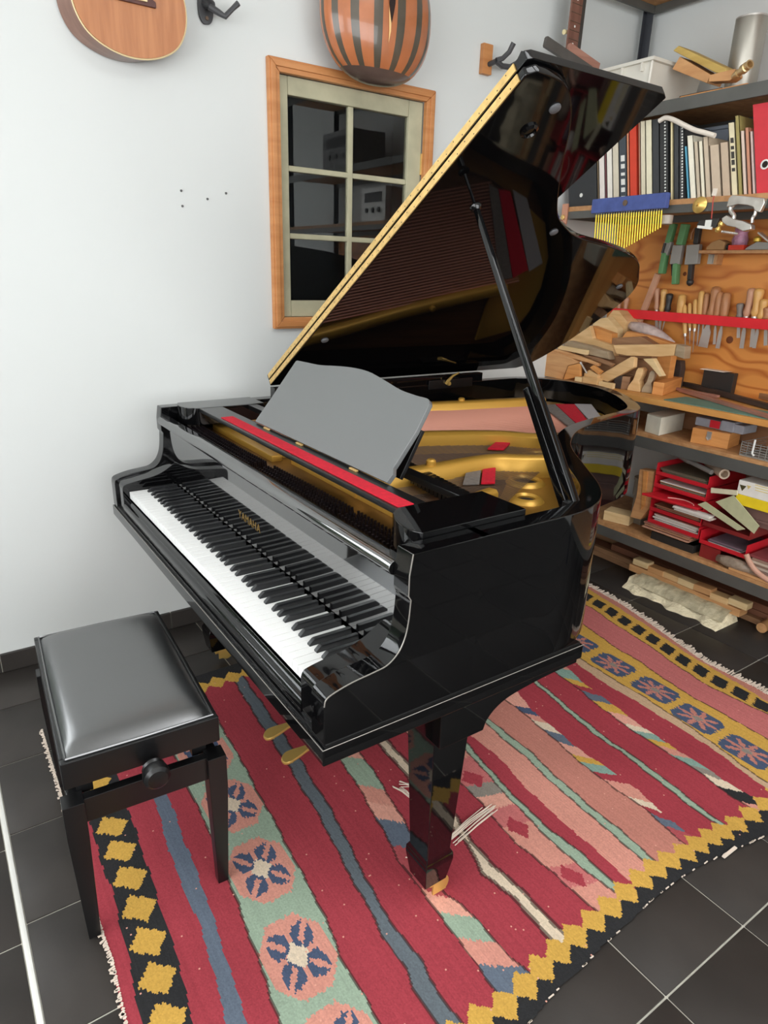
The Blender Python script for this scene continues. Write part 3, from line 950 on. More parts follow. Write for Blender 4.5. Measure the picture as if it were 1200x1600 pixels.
# letters read from the player's side: +right = -y, up = z, facing -x
lt = obj('lettering', lm, (.1572 - .9 - .0012, .614 - .6, .783), piano)
lt.matrix_basis = Matrix(((0, 0, -1, .1540 - .9), (-1, 0, 0, .614 - .6), (0, 1, 0, .783), (0, 0, 0, 1))) @ Matrix.Identity(4)
lt['label'] = 'gilt maker name on the fallboard'

# inside: sound board, cast plate, pins, strings, felts
ins = [(p[0], p[1]) for p in inner if p[0] > .30]
part('sound_board', MB().prism([(.31, YT + RT)] + ins + [(.31, YB - RT)], (0, 0, .845), X, Y, Zv, .012), M_SBOARD, piano)
ZP = .893
part('pin_plate', MB().box(.170, .455, YT + RT + .002, YB - RT - .002, .872, ZP), M_BRONZE, piano, .002)
part('bass_agraffe_bar', MB().box(.30, .335, .78, 1.25, ZP - .003, ZP + .018).box(.34, .37, .05, .74, ZP - .003, ZP + .016), M_GOLD, piano, .004)
pins = MB()
rp = random.Random(5)
rows = [(.206, 0), (.221, .5), (.236, 0), (.251, .5)]
for r_, (xr, of) in enumerate(rows):
    for k in range(88):
        yy = .01 + (k + of) * .0137
        if .245 < yy < .262 or .66 < yy < .70:
            continue
        pins.tube([(xr + .006 * math.sin(yy * 5), yy, ZP - .001), (xr + .006 * math.sin(yy * 5) - .004, yy, ZP + .03)], .0033, 6)
part('tuning_pins', pins, M_PIN, piano, kind='stuff')
sc = MB()
for yy in (.02, .17, .33, .52, .70, .86, 1.02, 1.2):
    sc.lathe([(.006, 0), (.006, .003), (.003, .005)], (.184, yy, ZP), Zv, 10)
part('plate_screws', sc, M_BRASS, piano, kind='stuff')


def strut(pts, w, z0, z1_, nme='plate_strut'):
    """rounded gold bar through plan points"""
    pts = smooth_path(pts, 5)
    n = len(pts)
    vs, fs = [], []
    for i, (a, b) in enumerate(pts):
        d = Vector((pts[min(i + 1, n - 1)][0] - pts[max(i - 1, 0)][0], pts[min(i + 1, n - 1)][1] - pts[max(i - 1, 0)][1], 0)).normalized()
        nn = Vector((-d.y, d.x, 0))
        ring = [(-w, z0), (-w, z1_ - .008), (-w * .6, z1_), (w * .6, z1_), (w, z1_ - .008), (w, z0)]
        for s, z in ring:
            vs.append((a + nn.x * s, b + nn.y * s, z))
    for i in range(n - 1):
        for k in range(6):
            k2 = (k + 1) % 6
            fs.append((6 * i + k, 6 * i + k2, 6 * i + 6 + k2, 6 * i + 6 + k))
    fs += [tuple(range(5, -1, -1)), tuple(range(6 * (n - 1), 6 * n))]
    return part(nme, MB().add(vs, fs), M_GOLD, piano, angle=50)


strut([(.34, 1.265), (.70, 1.20), (1.14, 1.085), (1.50, 1.005), (1.62, .985)], .022, .878, .948)
strut([(.34, .835), (.75, .725), (1.00, .615), (1.08, .535), (1.16, .485)], .025, .878, .944)
strut([(.34, .41), (.55, .395), (.78, .395), (.87, .345), (.98, .29)], .023, .878, .944)
strut([(.36, .165), (.48, .18), (.58, .205), (.63, .215)], .018, .878, .922)
for a, b in ((1.245, 1.062), (.575, .395)):
    part('plate_bolt', MB().lathe([(.013, -.06), (.013, .012), (.009, .016)], (a, b, .944), Zv, 14), M_GOLD, piano)
# cast web along the bent side, with sound holes
ib = [p for p in inner if .56 < p[0] < 1.60 and p[1] < .60]
web = [(.56, .0)] + ib + [(1.60, .66), (1.40, .585), (1.24, .555), (1.10, .50), (.95, .40), (.80, .335), (.69, .245), (.60, .20), (.56, .16)]
part('plate_web', MB().prism(web, (0, 0, .868), X, Y, Zv, .018), M_WEB, piano, .004)
M_HOLE = mat('dark_sound_hole', rgb(30, 20, 12), .8)
for a, b, r_ in ((1.05, .447, .052), (.823, .290, .036), (.715, .180, .027)):
    h = part('sound_hole_collar', MB().lathe([(r_ + .018, 0), (r_ + .012, .008), (r_ + .002, .012), (r_ - .004, .006), (r_ - .004, -.003)], (a, b, .886), Zv, 28, cap=False), M_GOLD, piano)
    part('sound_hole', MB().lathe([(r_ - .003, 0), (r_ - .003, .0012)], (a, b, .8862), Zv, 24), M_HOLE, h)
part('hitch_plate', MB().prism([(1.62, .66), (1.76, .72), (1.86, .86), (1.895, 1.0), (1.885, 1.12), (1.84, 1.21), (1.62, 1.26), (1.60, 1.0)], (0, 0, .866), X, Y, Zv, .012), M_GOLD, piano, .003)
bs_ = MB()
for k in range(34):                       # copper wound bass strings, fanned
    t = k / 33
    a = Vector((.36, 1.215 - .40 * t, .917))
    b = Vector((1.70 - .34 * t, .955 - .375 * t, .914))
    bs_.tube([a, b], .0034 - .0016 * t, 5)
part('bass_strings', bs_, M_COPPER, piano, kind='stuff')
ts = MB()
for k in range(96):                      # plain steel strings
    t = k / 95
    a = Vector((.375, .79 - .80 * t, .905))
    L_ = 1.02 * (1 - t) ** 1.1 + .12
    b = Vector((.375 + L_, .79 - .80 * t - .16 * L_ + .10 * t, .903))
    ts.tube([a, b], .0008, 4)
part('treble_strings', ts, M_STEEL, piano, kind='stuff')


def felt(pts, z, t, m, nme, lab=None):
    part(nme, MB().prism(pts, (0, 0, z), X, Y, Zv, t), m, piano, .002, label=lab)


felt([(.915, .545), (1.045, .625), (1.085, .60), (.955, .515)], .908, .007, M_FELT, 'string_felt', 'red felt strip')
felt([(.655, .285), (.765, .400), (.80, .385), (.69, .27)], .908, .007, M_FELT, 'string_felt', 'red felt strip')
felt([(.61, .305), (.72, .415), (.762, .402), (.652, .288)], .907, .006, M_GFELT, 'string_felt', 'grey felt strip')
felt([(1.40, .60), (1.46, .60), (1.72, .90), (1.65, .94)], .918, .006, M_FELT, 'string_felt', 'red felt strip woven under the bass strings')
felt([(1.345, .585), (1.398, .60), (1.648, .94), (1.58, .95)], .917, .006, M_GFELT, 'string_felt', 'grey felt strip')
felt([(1.47, .595), (1.56, .62), (1.79, .87), (1.73, .91)], .917, .006, mat('pale_grey_felt', rgb(170, 165, 165), .95), 'string_felt', 'pale grey felt strip')
# dampers: row of small black heads behind the music desk
dm = MB()
for k in range(58):
    yy = .10 + k * .0188
    xx = .49 + .13 * (k / 58)
    dm.obox((xx, yy, .925), (X, Y, Zv), (.030, .006, .011))
part('dampers', dm, M_LACQ2, piano, kind='stuff')

# music desk: U shaped shelf with red felt, side wings, folding stand
ZD = .985
shelf = part('music_shelf', MB().box(.230, .308, .035, 1.20, ZD - .013, ZD).box(.398, .430, .06, 1.17, ZD - .018, ZD - .002), M_LACQ2, piano, .002)
wing_r = smooth_path([(.205, .036), (.195, .020), (.187, -.015), (.188, -.045), (.197, -.0625)], 4) + [(.455, -.0625), (.455, .068), (.235, .068), (.212, .05)]
wing_l = smooth_path([(.197, 1.287), (.187, 1.25), (.188, 1.21), (.20, 1.185)], 4) + [(.232, 1.165), (.455, 1.165), (.455, 1.287)]
for wg in (wing_r, wing_l):
    part('shelf_wing', MB().prism(wg, (0, 0, ZD - .055), X, Y, Zv, .056), M_LACQ, piano, .002)
part('felt_strip', MB().box(.238, .276, .068, 1.00, ZD, ZD + .0025), M_FELT, piano, .001, label='bright red felt strip along the music shelf')
desk_out = [(.889, .0), (.881, .088), (.876, .173), (.873, .213)]
desk_out += smooth_path([(.868, .2165), (.805, .2185), (.733, .221), (.654, .230), (.578, .2365), (.501, .2365), (.418, .225), (.34, .212), (.275, .2085), (.232, .208), (.217, .198)], 4)
desk_out += [(.2065, .128), (.207, .050), (.208, .036), (.197, .023), (.20, .0)]
td = R(37)
dz, dn = Vector((math.sin(td), 0, math.cos(td))), Vector((math.cos(td), 0, -math.sin(td)))
dp = part('music_desk', MB().prism(desk_out, (.300, 0, ZD + .006), Y, dz, dn, .012), M_DESK, piano, .0015, label='music desk with a wavy top, wall reflection put into its grey colour')
for yy in (.25, .82):
    part('desk_strut', MB().obox((.395, yy, ZD + .045), (Y, (math.cos(R(62)), 0, math.sin(R(62))), (-math.sin(R(62)), 0, math.cos(R(62)))), (.011, .060, .005)), M_LACQ2, piano, .001)
for yy in (.33, .60, .80):
    part('desk_hinge', MB().box(.293, .300, yy - .016, yy + .016, ZD, ZD + .004), M_BRASSW, piano, .001)

# lid: main panel, folded front flap, brass hinges, rubber buttons
LA = R(32.86)
LH = Vector((0, YB, 1.010))
LU = Vector((0, -math.cos(LA), math.sin(LA)))       # across the lid, away from the hinge
LN = Vector((0, math.sin(LA), math.cos(LA)))        # up through the lid
lid_out = [(.556, 0.0), (.556, 1.412)] + smooth_path([(.575, 1.424), (.62, 1.422), (.668, 1.412), (.715, 1.382), (.775, 1.325), (.855, 1.225), (.95, 1.115), (1.02, 1.045), (1.085, 1.004),
                                                      (1.203, .954), (1.371, .925), (1.52, .890), (1.63, .845), (1.705, .790), (1.79, .715), (1.845, .625), (1.872, .50), (1.886, .307), (1.880, .15), (1.85, .04), (1.80, .0)], 6)
lid = part('lid', MB().prism(lid_out, LH, X, LU, LN, .020), M_LACQ, piano, .004)
flap = [(.5565, 0.0), (.5565, 1.424), (.57, 1.43), (.98, 1.43), (.995, 1.422), (.995, 0.0)]
part('lid_flap', MB().prism(flap, LH + LN * .023, X, LU, LN, .020), M_LACQ, piano, .0015, label='front flap of the lid folded back')
for nn in (.0015, .0245):
    part('lid_hinge', MB().prism([(.5535, .012), (.5535, 1.395), (.5565, 1.395), (.5565, .012)], LH + LN * nn, X, LU, LN, .016), M_BRASSW, lid, label='long brass hinge along the fold')
scw = MB()
for k in range(46):
    for nn in (.006, .012, .029, .036):
        if (k + (nn > .02)) % 2 == (nn in (.006, .029)):
            q = LH + LN * nn + LU * (.03 + k * .0298)
            scw.lathe([(.0016, 0), (.0010, .0006)], (.5535, q.y, q.z), (-1, 0, 0), 6)
part('hinge_screws', scw, M_PIN, lid, kind='stuff')
for a, b in ((.690, 1.357), (1.075, .972), (1.70, .70), (.62, .35)):
    q = LH + LU * b
    part('rubber_button', MB().lathe([(.013, .0), (.012, .004), (.008, .006)], (a, q.y, q.z), -LN, 16), MATS.get('rubber') or mat('rubber', rgb(96, 96, 98), .6), lid)
q = LH + LU * 1.292
part('prop_socket', MB().lathe([(.020, 0), (.020, .004), (.014, .008), (.012, .003)], (.676, q.y, q.z), -LN, 20), M_LACQ, lid)
part('spine_rail', MB().box(.556, 1.56, YB - .040, YB - .001, ZR - .002, 1.0085), M_LACQ, piano, .002)
# brass catch on the inside of the spine
part('catch_plate', MB().box(1.255, 1.495, YB - RT - .004, YB - RT + .002, .955, .992), M_LACQ2, piano, .002)
part('lid_catch', MB().tube([(1.345, YB - RT - .006, .975), (1.35, YB - RT - .016, .992), (1.372, YB - RT - .014, 1.008), (1.41, YB - RT - .008, 1.018)], [.008, .007, .005, .003], 8)
     .lathe([(.010, 0), (.008, .008)], (1.36, YB - RT - .003, .975), (0, -1, 0), 12), M_BRASS, piano, label='brass lid catch')

# prop stick
pb = Vector((.612, -.052, .962))
pq = LH + LU * 1.097
ptop = Vector((.662, pq.y, pq.z))
pd = (ptop - pb).normalized()
ps = pd.cross(Vector((1, 0, 0))).normalized()
pp = ps.cross(pd).normalized()


def stick(t0, t1, w0, w1, d0, d1, off, nme):
    vs = []
    for t, w, d in ((t0, w0, d0), (t1, w1, d1)):
        c = pb + (ptop - pb) * t + ps * off
        for a, b in ((-1, -1), (1, -1), (1, 1), (-1, 1)):
            vs.append(c + pp * (a * w) + ps * (b * d))
    part(nme, MB().add(vs, [(3, 2, 1, 0), (4, 5, 6, 7), (0, 1, 5, 4), (1, 2, 6, 5), (2, 3, 7, 6), (3, 0, 4, 7)]), M_LACQ, piano, .003)


stick(-.01, .94, .0105, .0060, .0115, .0065, 0, 'prop_stick')
stick(.0, .36, .012, .011, .012, .009, .0205, 'half_stick')
tipc = pb + (ptop - pb) * .94
part('prop_tip', MB().lathe([(.008, -.01), (.013, -.004), (.0145, 0), (.013, .004), (.004, .008), (.0035, .05)], tipc, pd, 18), M_LACQ, piano)
part('prop_pivot', MB().box(.590, .635, -.066, -.036, .93, .972), M_LACQ2, piano, .002)

# legs with brass casters
def leg(cx, cy, hand):
    lg = MB()
    prof = [(.545, .050), (.155, .034), (.143, .040), (.128, .0405), (.122, .040), (.060, .031)]
    vs, fs = [], []
    for z, h in prof:
        for a, b in ((-h, -h), (h, -h), (h, h), (-h, h)):
            vs.append((cx + a, cy + b, z))
    n = len(prof)
    for i in range(n - 1):
        for k in range(4):
            k2 = (k + 1) % 4
            fs.append((4 * i + k, 4 * i + k2, 4 * i + 4 + k2, 4 * i + 4 + k))
    fs += [(0, 1, 2, 3), tuple(4 * (n - 1) + k for k in (3, 2, 1, 0))]
    l = part('leg', lg.add(vs, fs), M_LACQ, piano, .0018)
    zf = .0078
    cs = MB().lathe([(.012, 0), (.012, .02), (.017, .022), (.017, .026)], (cx, cy, .040), Zv, 16)
    cs.box(cx - .004, cx + .036, cy - .028, cy - .0225, .022, .054).box(cx - .004, cx + .036, cy + .0105, cy + .016, .022, .054).box(cx - .014, cx + .036, cy - .028, cy + .016, .052, .058)
    part('caster_fork', cs, M_BRASS, l, .001)
    part('caster_wheel', MB().lathe([(.017, -.016), (.0225, -.012), (.0225, .012), (.017, .016)], (cx + .030, cy - .006, .0225 + zf), Y, 24), M_BRASS, l, label='brass caster wheel')


leg(.315, -.004, 1)
leg(.262, 1.235, 1)
leg(1.60, .93, 1)
# curved brackets between key bed and legs
for ya, yb in ((YT + .004, YT + .165), (YB - .165, YB - .004)):
    br = [(.236, ZB0 + .002), (.236, .530), (.351, .530)] + smooth_path([(.353, .536), (.360, .552), (.382, .572), (.42, .587), (.49, .596), (.55, .600), (.625, .601)], 4) + [(.625, ZB0 + .002)]
    part('leg_bracket', MB().prism(br, (0, ya, 0), X, Zv, Y, yb - ya), M_LACQ, piano, .002)
for a in (1.0, 1.35, 1.65):
    part('under_beam', MB().box(a - .04, a + .04, .60, YB - RT - .02, ZB1 - .05, ZB1 + .003), M_LACQ2, piano, .003)
part('under_beam', MB().box(1.53, 1.67, .84, 1.02, .60, ZB1 + .003), M_LACQ2, piano, .003)

# pedal lyre
ly = MB()
for yy in (.50, .73):
    ly.box(.36, .40, yy - .018, yy + .018, .13, ZB0)
ly.box(.33, .43, .44, .79, .07, .135).box(.35, .41, .45, .78, ZB0 - .03, ZB0 + .001)
part('lyre', ly, M_LACQ, piano, .003)
part('lyre_rods', MB().tube([(.40, .58, .12), (.55, .58, ZB0)], .005, 8).tube([(.40, .65, .12), (.55, .65, ZB0)], .005, 8), M_BRASS, piano)
for yy in (.660, .535):
    ol = smooth_path([(.335, -.0075), (.28, -.010), (.235, -.020), (.210, -.0215), (.196, -.012), (.193, 0), (.196, .012), (.210, .0215), (.235, .020), (.28, .010), (.335, .0075)], 4)
    mbp = MB().prism(ol, (0, yy, .060), X, Y, Zv, .010)
    for v in mbp.v:
        v.z += .014 * max(0, (v.x - .20) / .13) - .006 * max(0, (.215 - v.x) / .02)
    part('pedal', mbp, M_BRASS, piano, .003, label='polished brass pedal')

# ------------------------------------------------------------------ wall things: window, instruments, hooks
M_PINE = mat('orange_pine_trim', rgb(204, 142, 88), .45, wood=(rgb(184, 120, 68), (4, 4, 30), .4))
M_SASH = mat('weathered_green_sash', rgb(178, 174, 146), .7, noise=(9, .16), bump=(30, .3, .002))
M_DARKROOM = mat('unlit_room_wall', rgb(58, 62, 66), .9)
win = thing('window_1', None, None, (1.05, y1, 1.19), kind='structure')
TX0, TX1, TZ0, TZ1 = .684, 1.424, 1.191, 2.109
tw = .044


def trim_piece(pts, nme='architrave'):
    part(nme, MB().prism(pts, (0, y1 - .022, 0), X, Zv, Y, .024), M_PINE, win, .004)
    part('architrave_bead', MB().prism([((a - 1.054) * .98 + 1.054, (b - 1.65) * .984 + 1.65) if abs(a - 1.054) > .34 or abs(b - 1.65) > .43 else ((a - 1.054) * 1.05 + 1.054, (b - 1.65) * 1.038 + 1.65) for a, b in pts], (0, y1 - .028, 0), X, Zv, Y, .008), M_PINE, win, .003)


trim_piece([(TX0, TZ0), (TX0, TZ1), (TX0 + tw, TZ1 - tw), (TX0 + tw, TZ0 + tw)])
trim_piece([(TX1, TZ0), (TX1 - tw, TZ0 + tw), (TX1 - tw, TZ1 - tw), (TX1, TZ1)])
trim_piece([(TX0, TZ1), (TX1, TZ1), (TX1 - tw, TZ1 - tw), (TX0 + tw, TZ1 - tw)])
trim_piece([(TX0, TZ0), (TX0 + tw, TZ0 + tw), (TX1 - tw, TZ0 + tw), (TX1, TZ0)])
sx0, sx1, sz0, sz1 = TX0 + tw, TX1 - tw, TZ0 + tw, TZ1 - tw
ya, yb = y1 + .004, y1 + .034
for a, b, c, d, nme in ((sx0, sx0 + .042, sz0, sz1, 'stile'), (sx1 - .070, sx1, sz0, sz1, 'stile'), (sx0 + .042, sx1 - .070, sz1 - .060, sz1, 'top_rail'),
                        (sx0 + .042, sx1 - .070, sz0, sz0 + .062, 'bottom_rail')):
    part(nme, MB().box(a, b, ya, yb, c, d), M_SASH, win, .004)
gx0, gx1, gz0, gz1 = sx0 + .042, sx1 - .070, sz0 + .062, sz1 - .060
gm = gx0 + (gx1 - gx0) * .5
part('glazing_bar', MB().box(gm - .011, gm + .011, ya + .003, yb - .002, gz0, gz1), M_SASH, win, .004)
zb1, zb2 = gz0 + (gz1 - gz0) * .335, gz0 + (gz1 - gz0) * .665
for zz in (zb1, zb2):
    part('glazing_bar', MB().box(gx0, gx1, ya + .004, yb - .003, zz - .010, zz + .010), M_SASH, win, .004)
for a, b in ((gx0, gm - .011), (gm + .011, gx1)):
    for c, d in ((gz0, zb1 - .010), (zb1 + .010, zb2 - .010), (zb2 + .010, gz1)):
        part('pane', MB().box(a, b, y1 + .019, y1 + .022, c, d), M_CLEARGLASS, win)
part('hinge', MB().box(sx1 - .004, sx1 + .004, y1 - .004, y1 + .006, 1.80, 1.88), M_BRASSW, win, .001)
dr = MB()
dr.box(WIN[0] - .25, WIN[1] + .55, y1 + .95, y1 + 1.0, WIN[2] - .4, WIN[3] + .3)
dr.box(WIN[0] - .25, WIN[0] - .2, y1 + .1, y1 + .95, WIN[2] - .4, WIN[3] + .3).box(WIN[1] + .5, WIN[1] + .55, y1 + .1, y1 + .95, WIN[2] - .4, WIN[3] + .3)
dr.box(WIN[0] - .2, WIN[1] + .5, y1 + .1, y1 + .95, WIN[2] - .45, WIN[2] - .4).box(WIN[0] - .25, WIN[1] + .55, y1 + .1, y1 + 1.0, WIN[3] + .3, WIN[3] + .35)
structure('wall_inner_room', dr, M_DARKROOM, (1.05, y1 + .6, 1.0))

# guitar hanging on the wall, only its lower bout in the picture
M_GTOP = mat('cedar_guitar_top', rgb(186, 122, 74), .32, wood=(rgb(168, 104, 60), (60, 4, 5), .3), coat=.3)
M_GSIDE = mat('rosewood_guitar_side', rgb(140, 104, 88), .3, wood=(rgb(116, 82, 68), (6, 30, 6), .6), coat=.3)
M_BIND = mat('pale_binding', rgb(226, 206, 160), .5)
M_ROSE = mat('dark_rosewood', rgb(96, 56, 48), .5, wood=(rgb(74, 40, 34), (40, 6, 6), .3))
gt = thing('acoustic_guitar', 'small guitar with cedar top hanging high on the white wall', 'guitar', (.212, 1.53, 2.0))
body = [(.212, 2.007), (.262, 2.0125), (.312, 2.031), (.350, 2.060), (.374, 2.105), (.380, 2.155), (.370, 2.205), (.340, 2.255), (.312, 2.30), (.305, 2.345), (.318, 2.39), (.318, 2.43), (.290, 2.47), (.245, 2.485), (.212, 2.488)]
body = body + [(2 * .212 - a, b) for a, b in reversed(body[1:-1])]
bo = smooth_path(body, 4, True)
# a slight turn of the body about its long axis is left out; top faces the room
part('sides', MB().prism(bo, (0, 1.492, 0), X, Zv, (-.34, 1, .03), .076), M_GSIDE, gt, .003)
part('top', MB().prism([((a - .212) * .985 + .212, (b - 2.25) * .99 + 2.25) for a, b in bo], (0, 1.488, 0), X, Zv, Y, .006), M_GTOP, gt)
part('binding', MB().tube([(a, 1.491, b) for a, b in bo] + [(bo[0][0], 1.491, bo[0][1])], .0024, 5), M_BIND, gt)
part('bridge', MB().prism([(.150, 2.147), (.285, 2.147), (.285, 2.162), (.262, 2.175), (.172, 2.175), (.150, 2.162)], (0, 1.480, 0), X, Zv, Y, .010), M_ROSE, gt, .002)
part('saddle', MB().box(.178, .258, 1.474, 1.482, 2.156, 2.163), M_BIND, gt, .001)
part('sound_hole', MB().lathe([(.045, 0), (.045, .003)], (.212, 1.4855, 2.335), Y, 28), M_HOLE, gt)
part('neck', MB().box(.184, .240, 1.482, 1.505, 2.37, 2.92), M_ROSE, gt, .004)
for k in range(6):
    part('string', MB().tube([(.187 + k * .010, 1.478, 2.16), (.189 + k * .0092, 1.478, 2.90)], .0007, 4), M_STEEL, gt)

# small black instrument hook left of the window
M_BPLAST = mat('dark_grey_metal', rgb(62, 62, 64), .45, noise=(20, .1))
hk = thing('wall_hook', 'dark metal instrument hook screwed to the wall beside the guitar', 'hook', (.475, y1, 2.16))
oval = smooth_path([(.448, 2.225), (.449, 2.185), (.460, 2.163), (.474, 2.160), (.489, 2.166), (.498, 2.19), (.498, 2.235), (.488, 2.258), (.472, 2.262), (.456, 2.255)], 4, True)
part('plate', MB().prism(oval, (0, y1 - .012, 0), X, Zv, Y, .012), M_BPLAST, hk, .003)
part('arm', MB().tube([(.474, y1 - .01, 2.215), (.478, y1 - .05, 2.205)], [.016, .013], 10).tube([(.470, y1 - .045, 2.20), (.500, y1 - .05, 2.188), (.520, y1 - .055, 2.180), (.545, y1 - .06, 2.205), (.563, y1 - .065, 2.222)], [.011, .010, .009, .0075, .009], 10)
     .tube([(.478, y1 - .045, 2.21), (.455, y1 - .06, 2.22), (.443, y1 - .09, 2.235)], [.010, .009, .009], 10), M_BPLAST, hk)
for zz in (2.176, 2.247):
    part('screw', MB().lathe([(.006, 0), (.005, .003)], (.474, y1 - .0125, zz), (0, -1, 0), 12), M_STEEL, hk)
# wooden hook right of the window
hk = thing('wall_hook', 'black two-prong hook on a small pine block right of the window', 'hook', (1.69, y1, 2.21))
part('block', MB().box(1.660, 1.713, y1 - .022, y1, 2.208, 2.318), M_PINE, hk, .003)
part('prongs', MB().tube([(1.695, y1 - .018, 2.245), (1.70, y1 - .06, 2.250)], .010, 10)
     .tube([(1.700, y1 - .060, 2.252), (1.725, y1 - .070, 2.262), (1.745, y1 - .085, 2.285), (1.752, y1 - .10, 2.315)], [.011, .010, .010, .011], 10)
     .tube([(1.700, y1 - .060, 2.250), (1.735, y1 - .060, 2.238), (1.775, y1 - .065, 2.240), (1.81, y1 - .075, 2.262), (1.825, y1 - .085, 2.297)], [.011, .011, .011, .010, .011], 10), M_BPLAST, hk)

# striped calabash above the window
def make_gourd():
    g = thing('calabash_gourd', 'large striped calabash gourd with a crack hanging above the window', 'gourd', (1.068, 1.455, 2.06))
    cx, cyy, cz = 1.068, 1.455, 2.27
    M_TERR = mat('terracotta_gourd_strip', rgb(178, 108, 68), .28, noise=(14, .14), coat=.35)
    M_DK = mat('dark_olive_gourd_strip', rgb(82, 74, 62), .28, noise=(14, .16), coat=.35)
    M_BASE = mat('dark_gourd_base', rgb(96, 78, 70), .30, noise=(10, .18), coat=.35)

    def pt(th, ph):
        # ph from -90 (bottom) up; superellipsoid, flattened towards the wall
        c, s = math.cos(ph), math.sin(ph)
        e = .82
        r = abs(c) ** e
        zz = (abs(s) ** .9) * (1 if s > 0 else -1)
        return (cx + .226 * r * math.sin(th), cyy - .112 * r * math.cos(th), cz + .212 * zz)
    edges = []
    n = 30
    cur = -PI
    k = 0
    while k < n:
        wd = (.62 if k % 2 == 0 else .38) * 2 * (2 * PI / n)
        edges.append((cur, cur + wd, k % 2))
        cur += wd
        k += 1
    for a, b, kind in edges:
        mb = MB()
        rows = 18
        p0, p1 = R(-54), R(70)
        vs, fs = [], []
        for i in range(rows + 1):
            ph = p0 + (p1 - p0) * i / rows
            for j in range(4):
                vs.append(pt(a + (b - a) * j / 3, ph))
        for i in range(rows):
            for j in range(3):
                q = i * 4 + j
                fs.append((q, q + 1, q + 5, q + 4))
        part('strip', mb.add(vs, fs), M_TERR if kind == 0 else M_DK, g, angle=60)
    for s, nme in ((-1, 'base'), (1, 'crown')):
        mb = MB()
        vs, fs = [], []
        for i in range(7):
            ph = s * (R(54 if s < 0 else 70) + (PI / 2 - .02 - R(54 if s < 0 else 70)) * i / 6)
            for j in range(40):
                vs.append(pt(2 * PI * j / 40, ph))
        for i in range(6):
            for j in range(40):
                j2 = (j + 1) % 40
                fs.append((i * 40 + j, i * 40 + j2, i * 40 + 40 + j2, i * 40 + 40 + j))
        fs.append(tuple(range(240, 280)))
        part(nme, mb.add(vs, fs), M_BASE, g, angle=60)
    # crack: a dark split with a pale edge
    def surf(u, z, out):
        zn = max(-.99, min(.99, (z - cz) / .212))
        ph = math.asin(math.copysign(abs(zn) ** (1 / .9), zn))
        c = abs(math.cos(ph)) ** .82
        th = math.asin(max(-.99, min(.99, (u - cx) / (.226 * c))))
        p = Vector(pt(th, ph))
        return (p.x, p.y - out, p.z)
    cr = [(1.040, 2.37), (1.038, 2.315), (1.042, 2.275), (1.048, 2.245), (1.054, 2.222), (1.060, 2.25), (1.066, 2.28), (1.070, 2.33), (1.072, 2.37)]
    part('crack', MB().add([surf(a, b, .004) for a, b in cr], [tuple(range(len(cr)))]), mat('dark_crack', rgb(40, 26, 22), .9), g, label='dark crack')
    pe = [(1.041, 2.268), (1.046, 2.20), (1.049, 2.165), (1.054, 2.20), (1.0525, 2.222), (1.047, 2.245)]
    part('crack_edge', MB().add([surf(a, b, .0035) for a, b in pe], [tuple(range(len(pe)))]), mat('pale_broken_edge', rgb(232, 190, 130), .8), g)
    part('peg', MB().lathe([(.006, 0), (.005, .10)], (1.068, 1.56, 2.33), (0, -1, 0), 8), M_BPLAST, g)


make_gourd()
# screw holes and anchors left in the plaster
M_ANCH = mat('grey_wall_anchor', rgb(92, 92, 92), .7)
for k, (a, b) in enumerate(((283, 298), (324, 311), (353, 302), (285, 322))):
    p = px(a, b, 'y', y1)
    o = obj('wall_anchor', MB().lathe([(.0042, 0), (.0036, .004)], p, (0, -1, 0), 10).mesh('wall_anchor', M_ANCH, p), p)
    tag(o, ('leftmost upper screw anchor in the white wall', 'middle screw anchor in the white wall between two others',
            'rightmost screw anchor in the white wall nearest the window', 'lowest screw anchor in the white wall')[k], 'anchor', 'screw anchors in the white wall')

# ------------------------------------------------------------------ shelving and workbench against the right wall
M_GREYM = mat('grey_steel_beam', rgb(96, 96, 92), .45, metal=.3, noise=(8, .12))
M_POST = mat('dark_steel_post', rgb(64, 66, 72), .45, metal=.3)
M_CHIP = mat('chipboard', rgb(196, 148, 100), .6, wood=(rgb(168, 120, 76), (30, 30, 30), .2))
M_BENCH = mat('bench_top_wood', rgb(222, 164, 92), .5, wood=(rgb(200, 138, 70), (14, 2.5, 14), .5))


def plywood():
    m = mat('rotary_plywood', rgb(206, 138, 72), .45)
    nt = m.node_tree
    p = nt.nodes['Principled BSDF']
    L = nt.links.new
    tcn = nt.nodes.new('ShaderNodeTexCoord')
    mp = nt.nodes.new('ShaderNodeMapping')
    mp.inputs['Scale'].default_value = (1, .9, 3.4)
    L(tcn.outputs['Object'], mp.inputs['Vector'])
    n = nt.nodes.new('ShaderNodeTexNoise')
    n.inputs['Scale'].default_value = 1.6
    n.inputs['Detail'].default_value = 2
    L(mp.outputs[0], n.inputs['Vector'])
    mu = nt.nodes.new('ShaderNodeMath')
    mu.operation = 'MULTIPLY'
    mu.inputs[1].default_value = 16
    L(n.outputs['Fac'], mu.inputs[0])
    fr_ = nt.nodes.new('ShaderNodeMath')
    fr_.operation = 'PINGPONG'
    fr_.inputs[1].default_value = 1
    L(mu.outputs[0], fr_.inputs[0])
    r = nt.nodes.new('ShaderNodeValToRGB')
    r.color_ramp.elements[0].position = 0.0
    r.color_ramp.elements[0].color = rgb(176, 98, 40)
    r.color_ramp.elements[1].position = .55
    r.color_ramp.elements[1].color = rgb(214, 142, 70)
    L(fr_.outputs[0], r.inputs['Fac'])
    L(r.outputs['Color'], p.inputs['Base Color'])
    return m


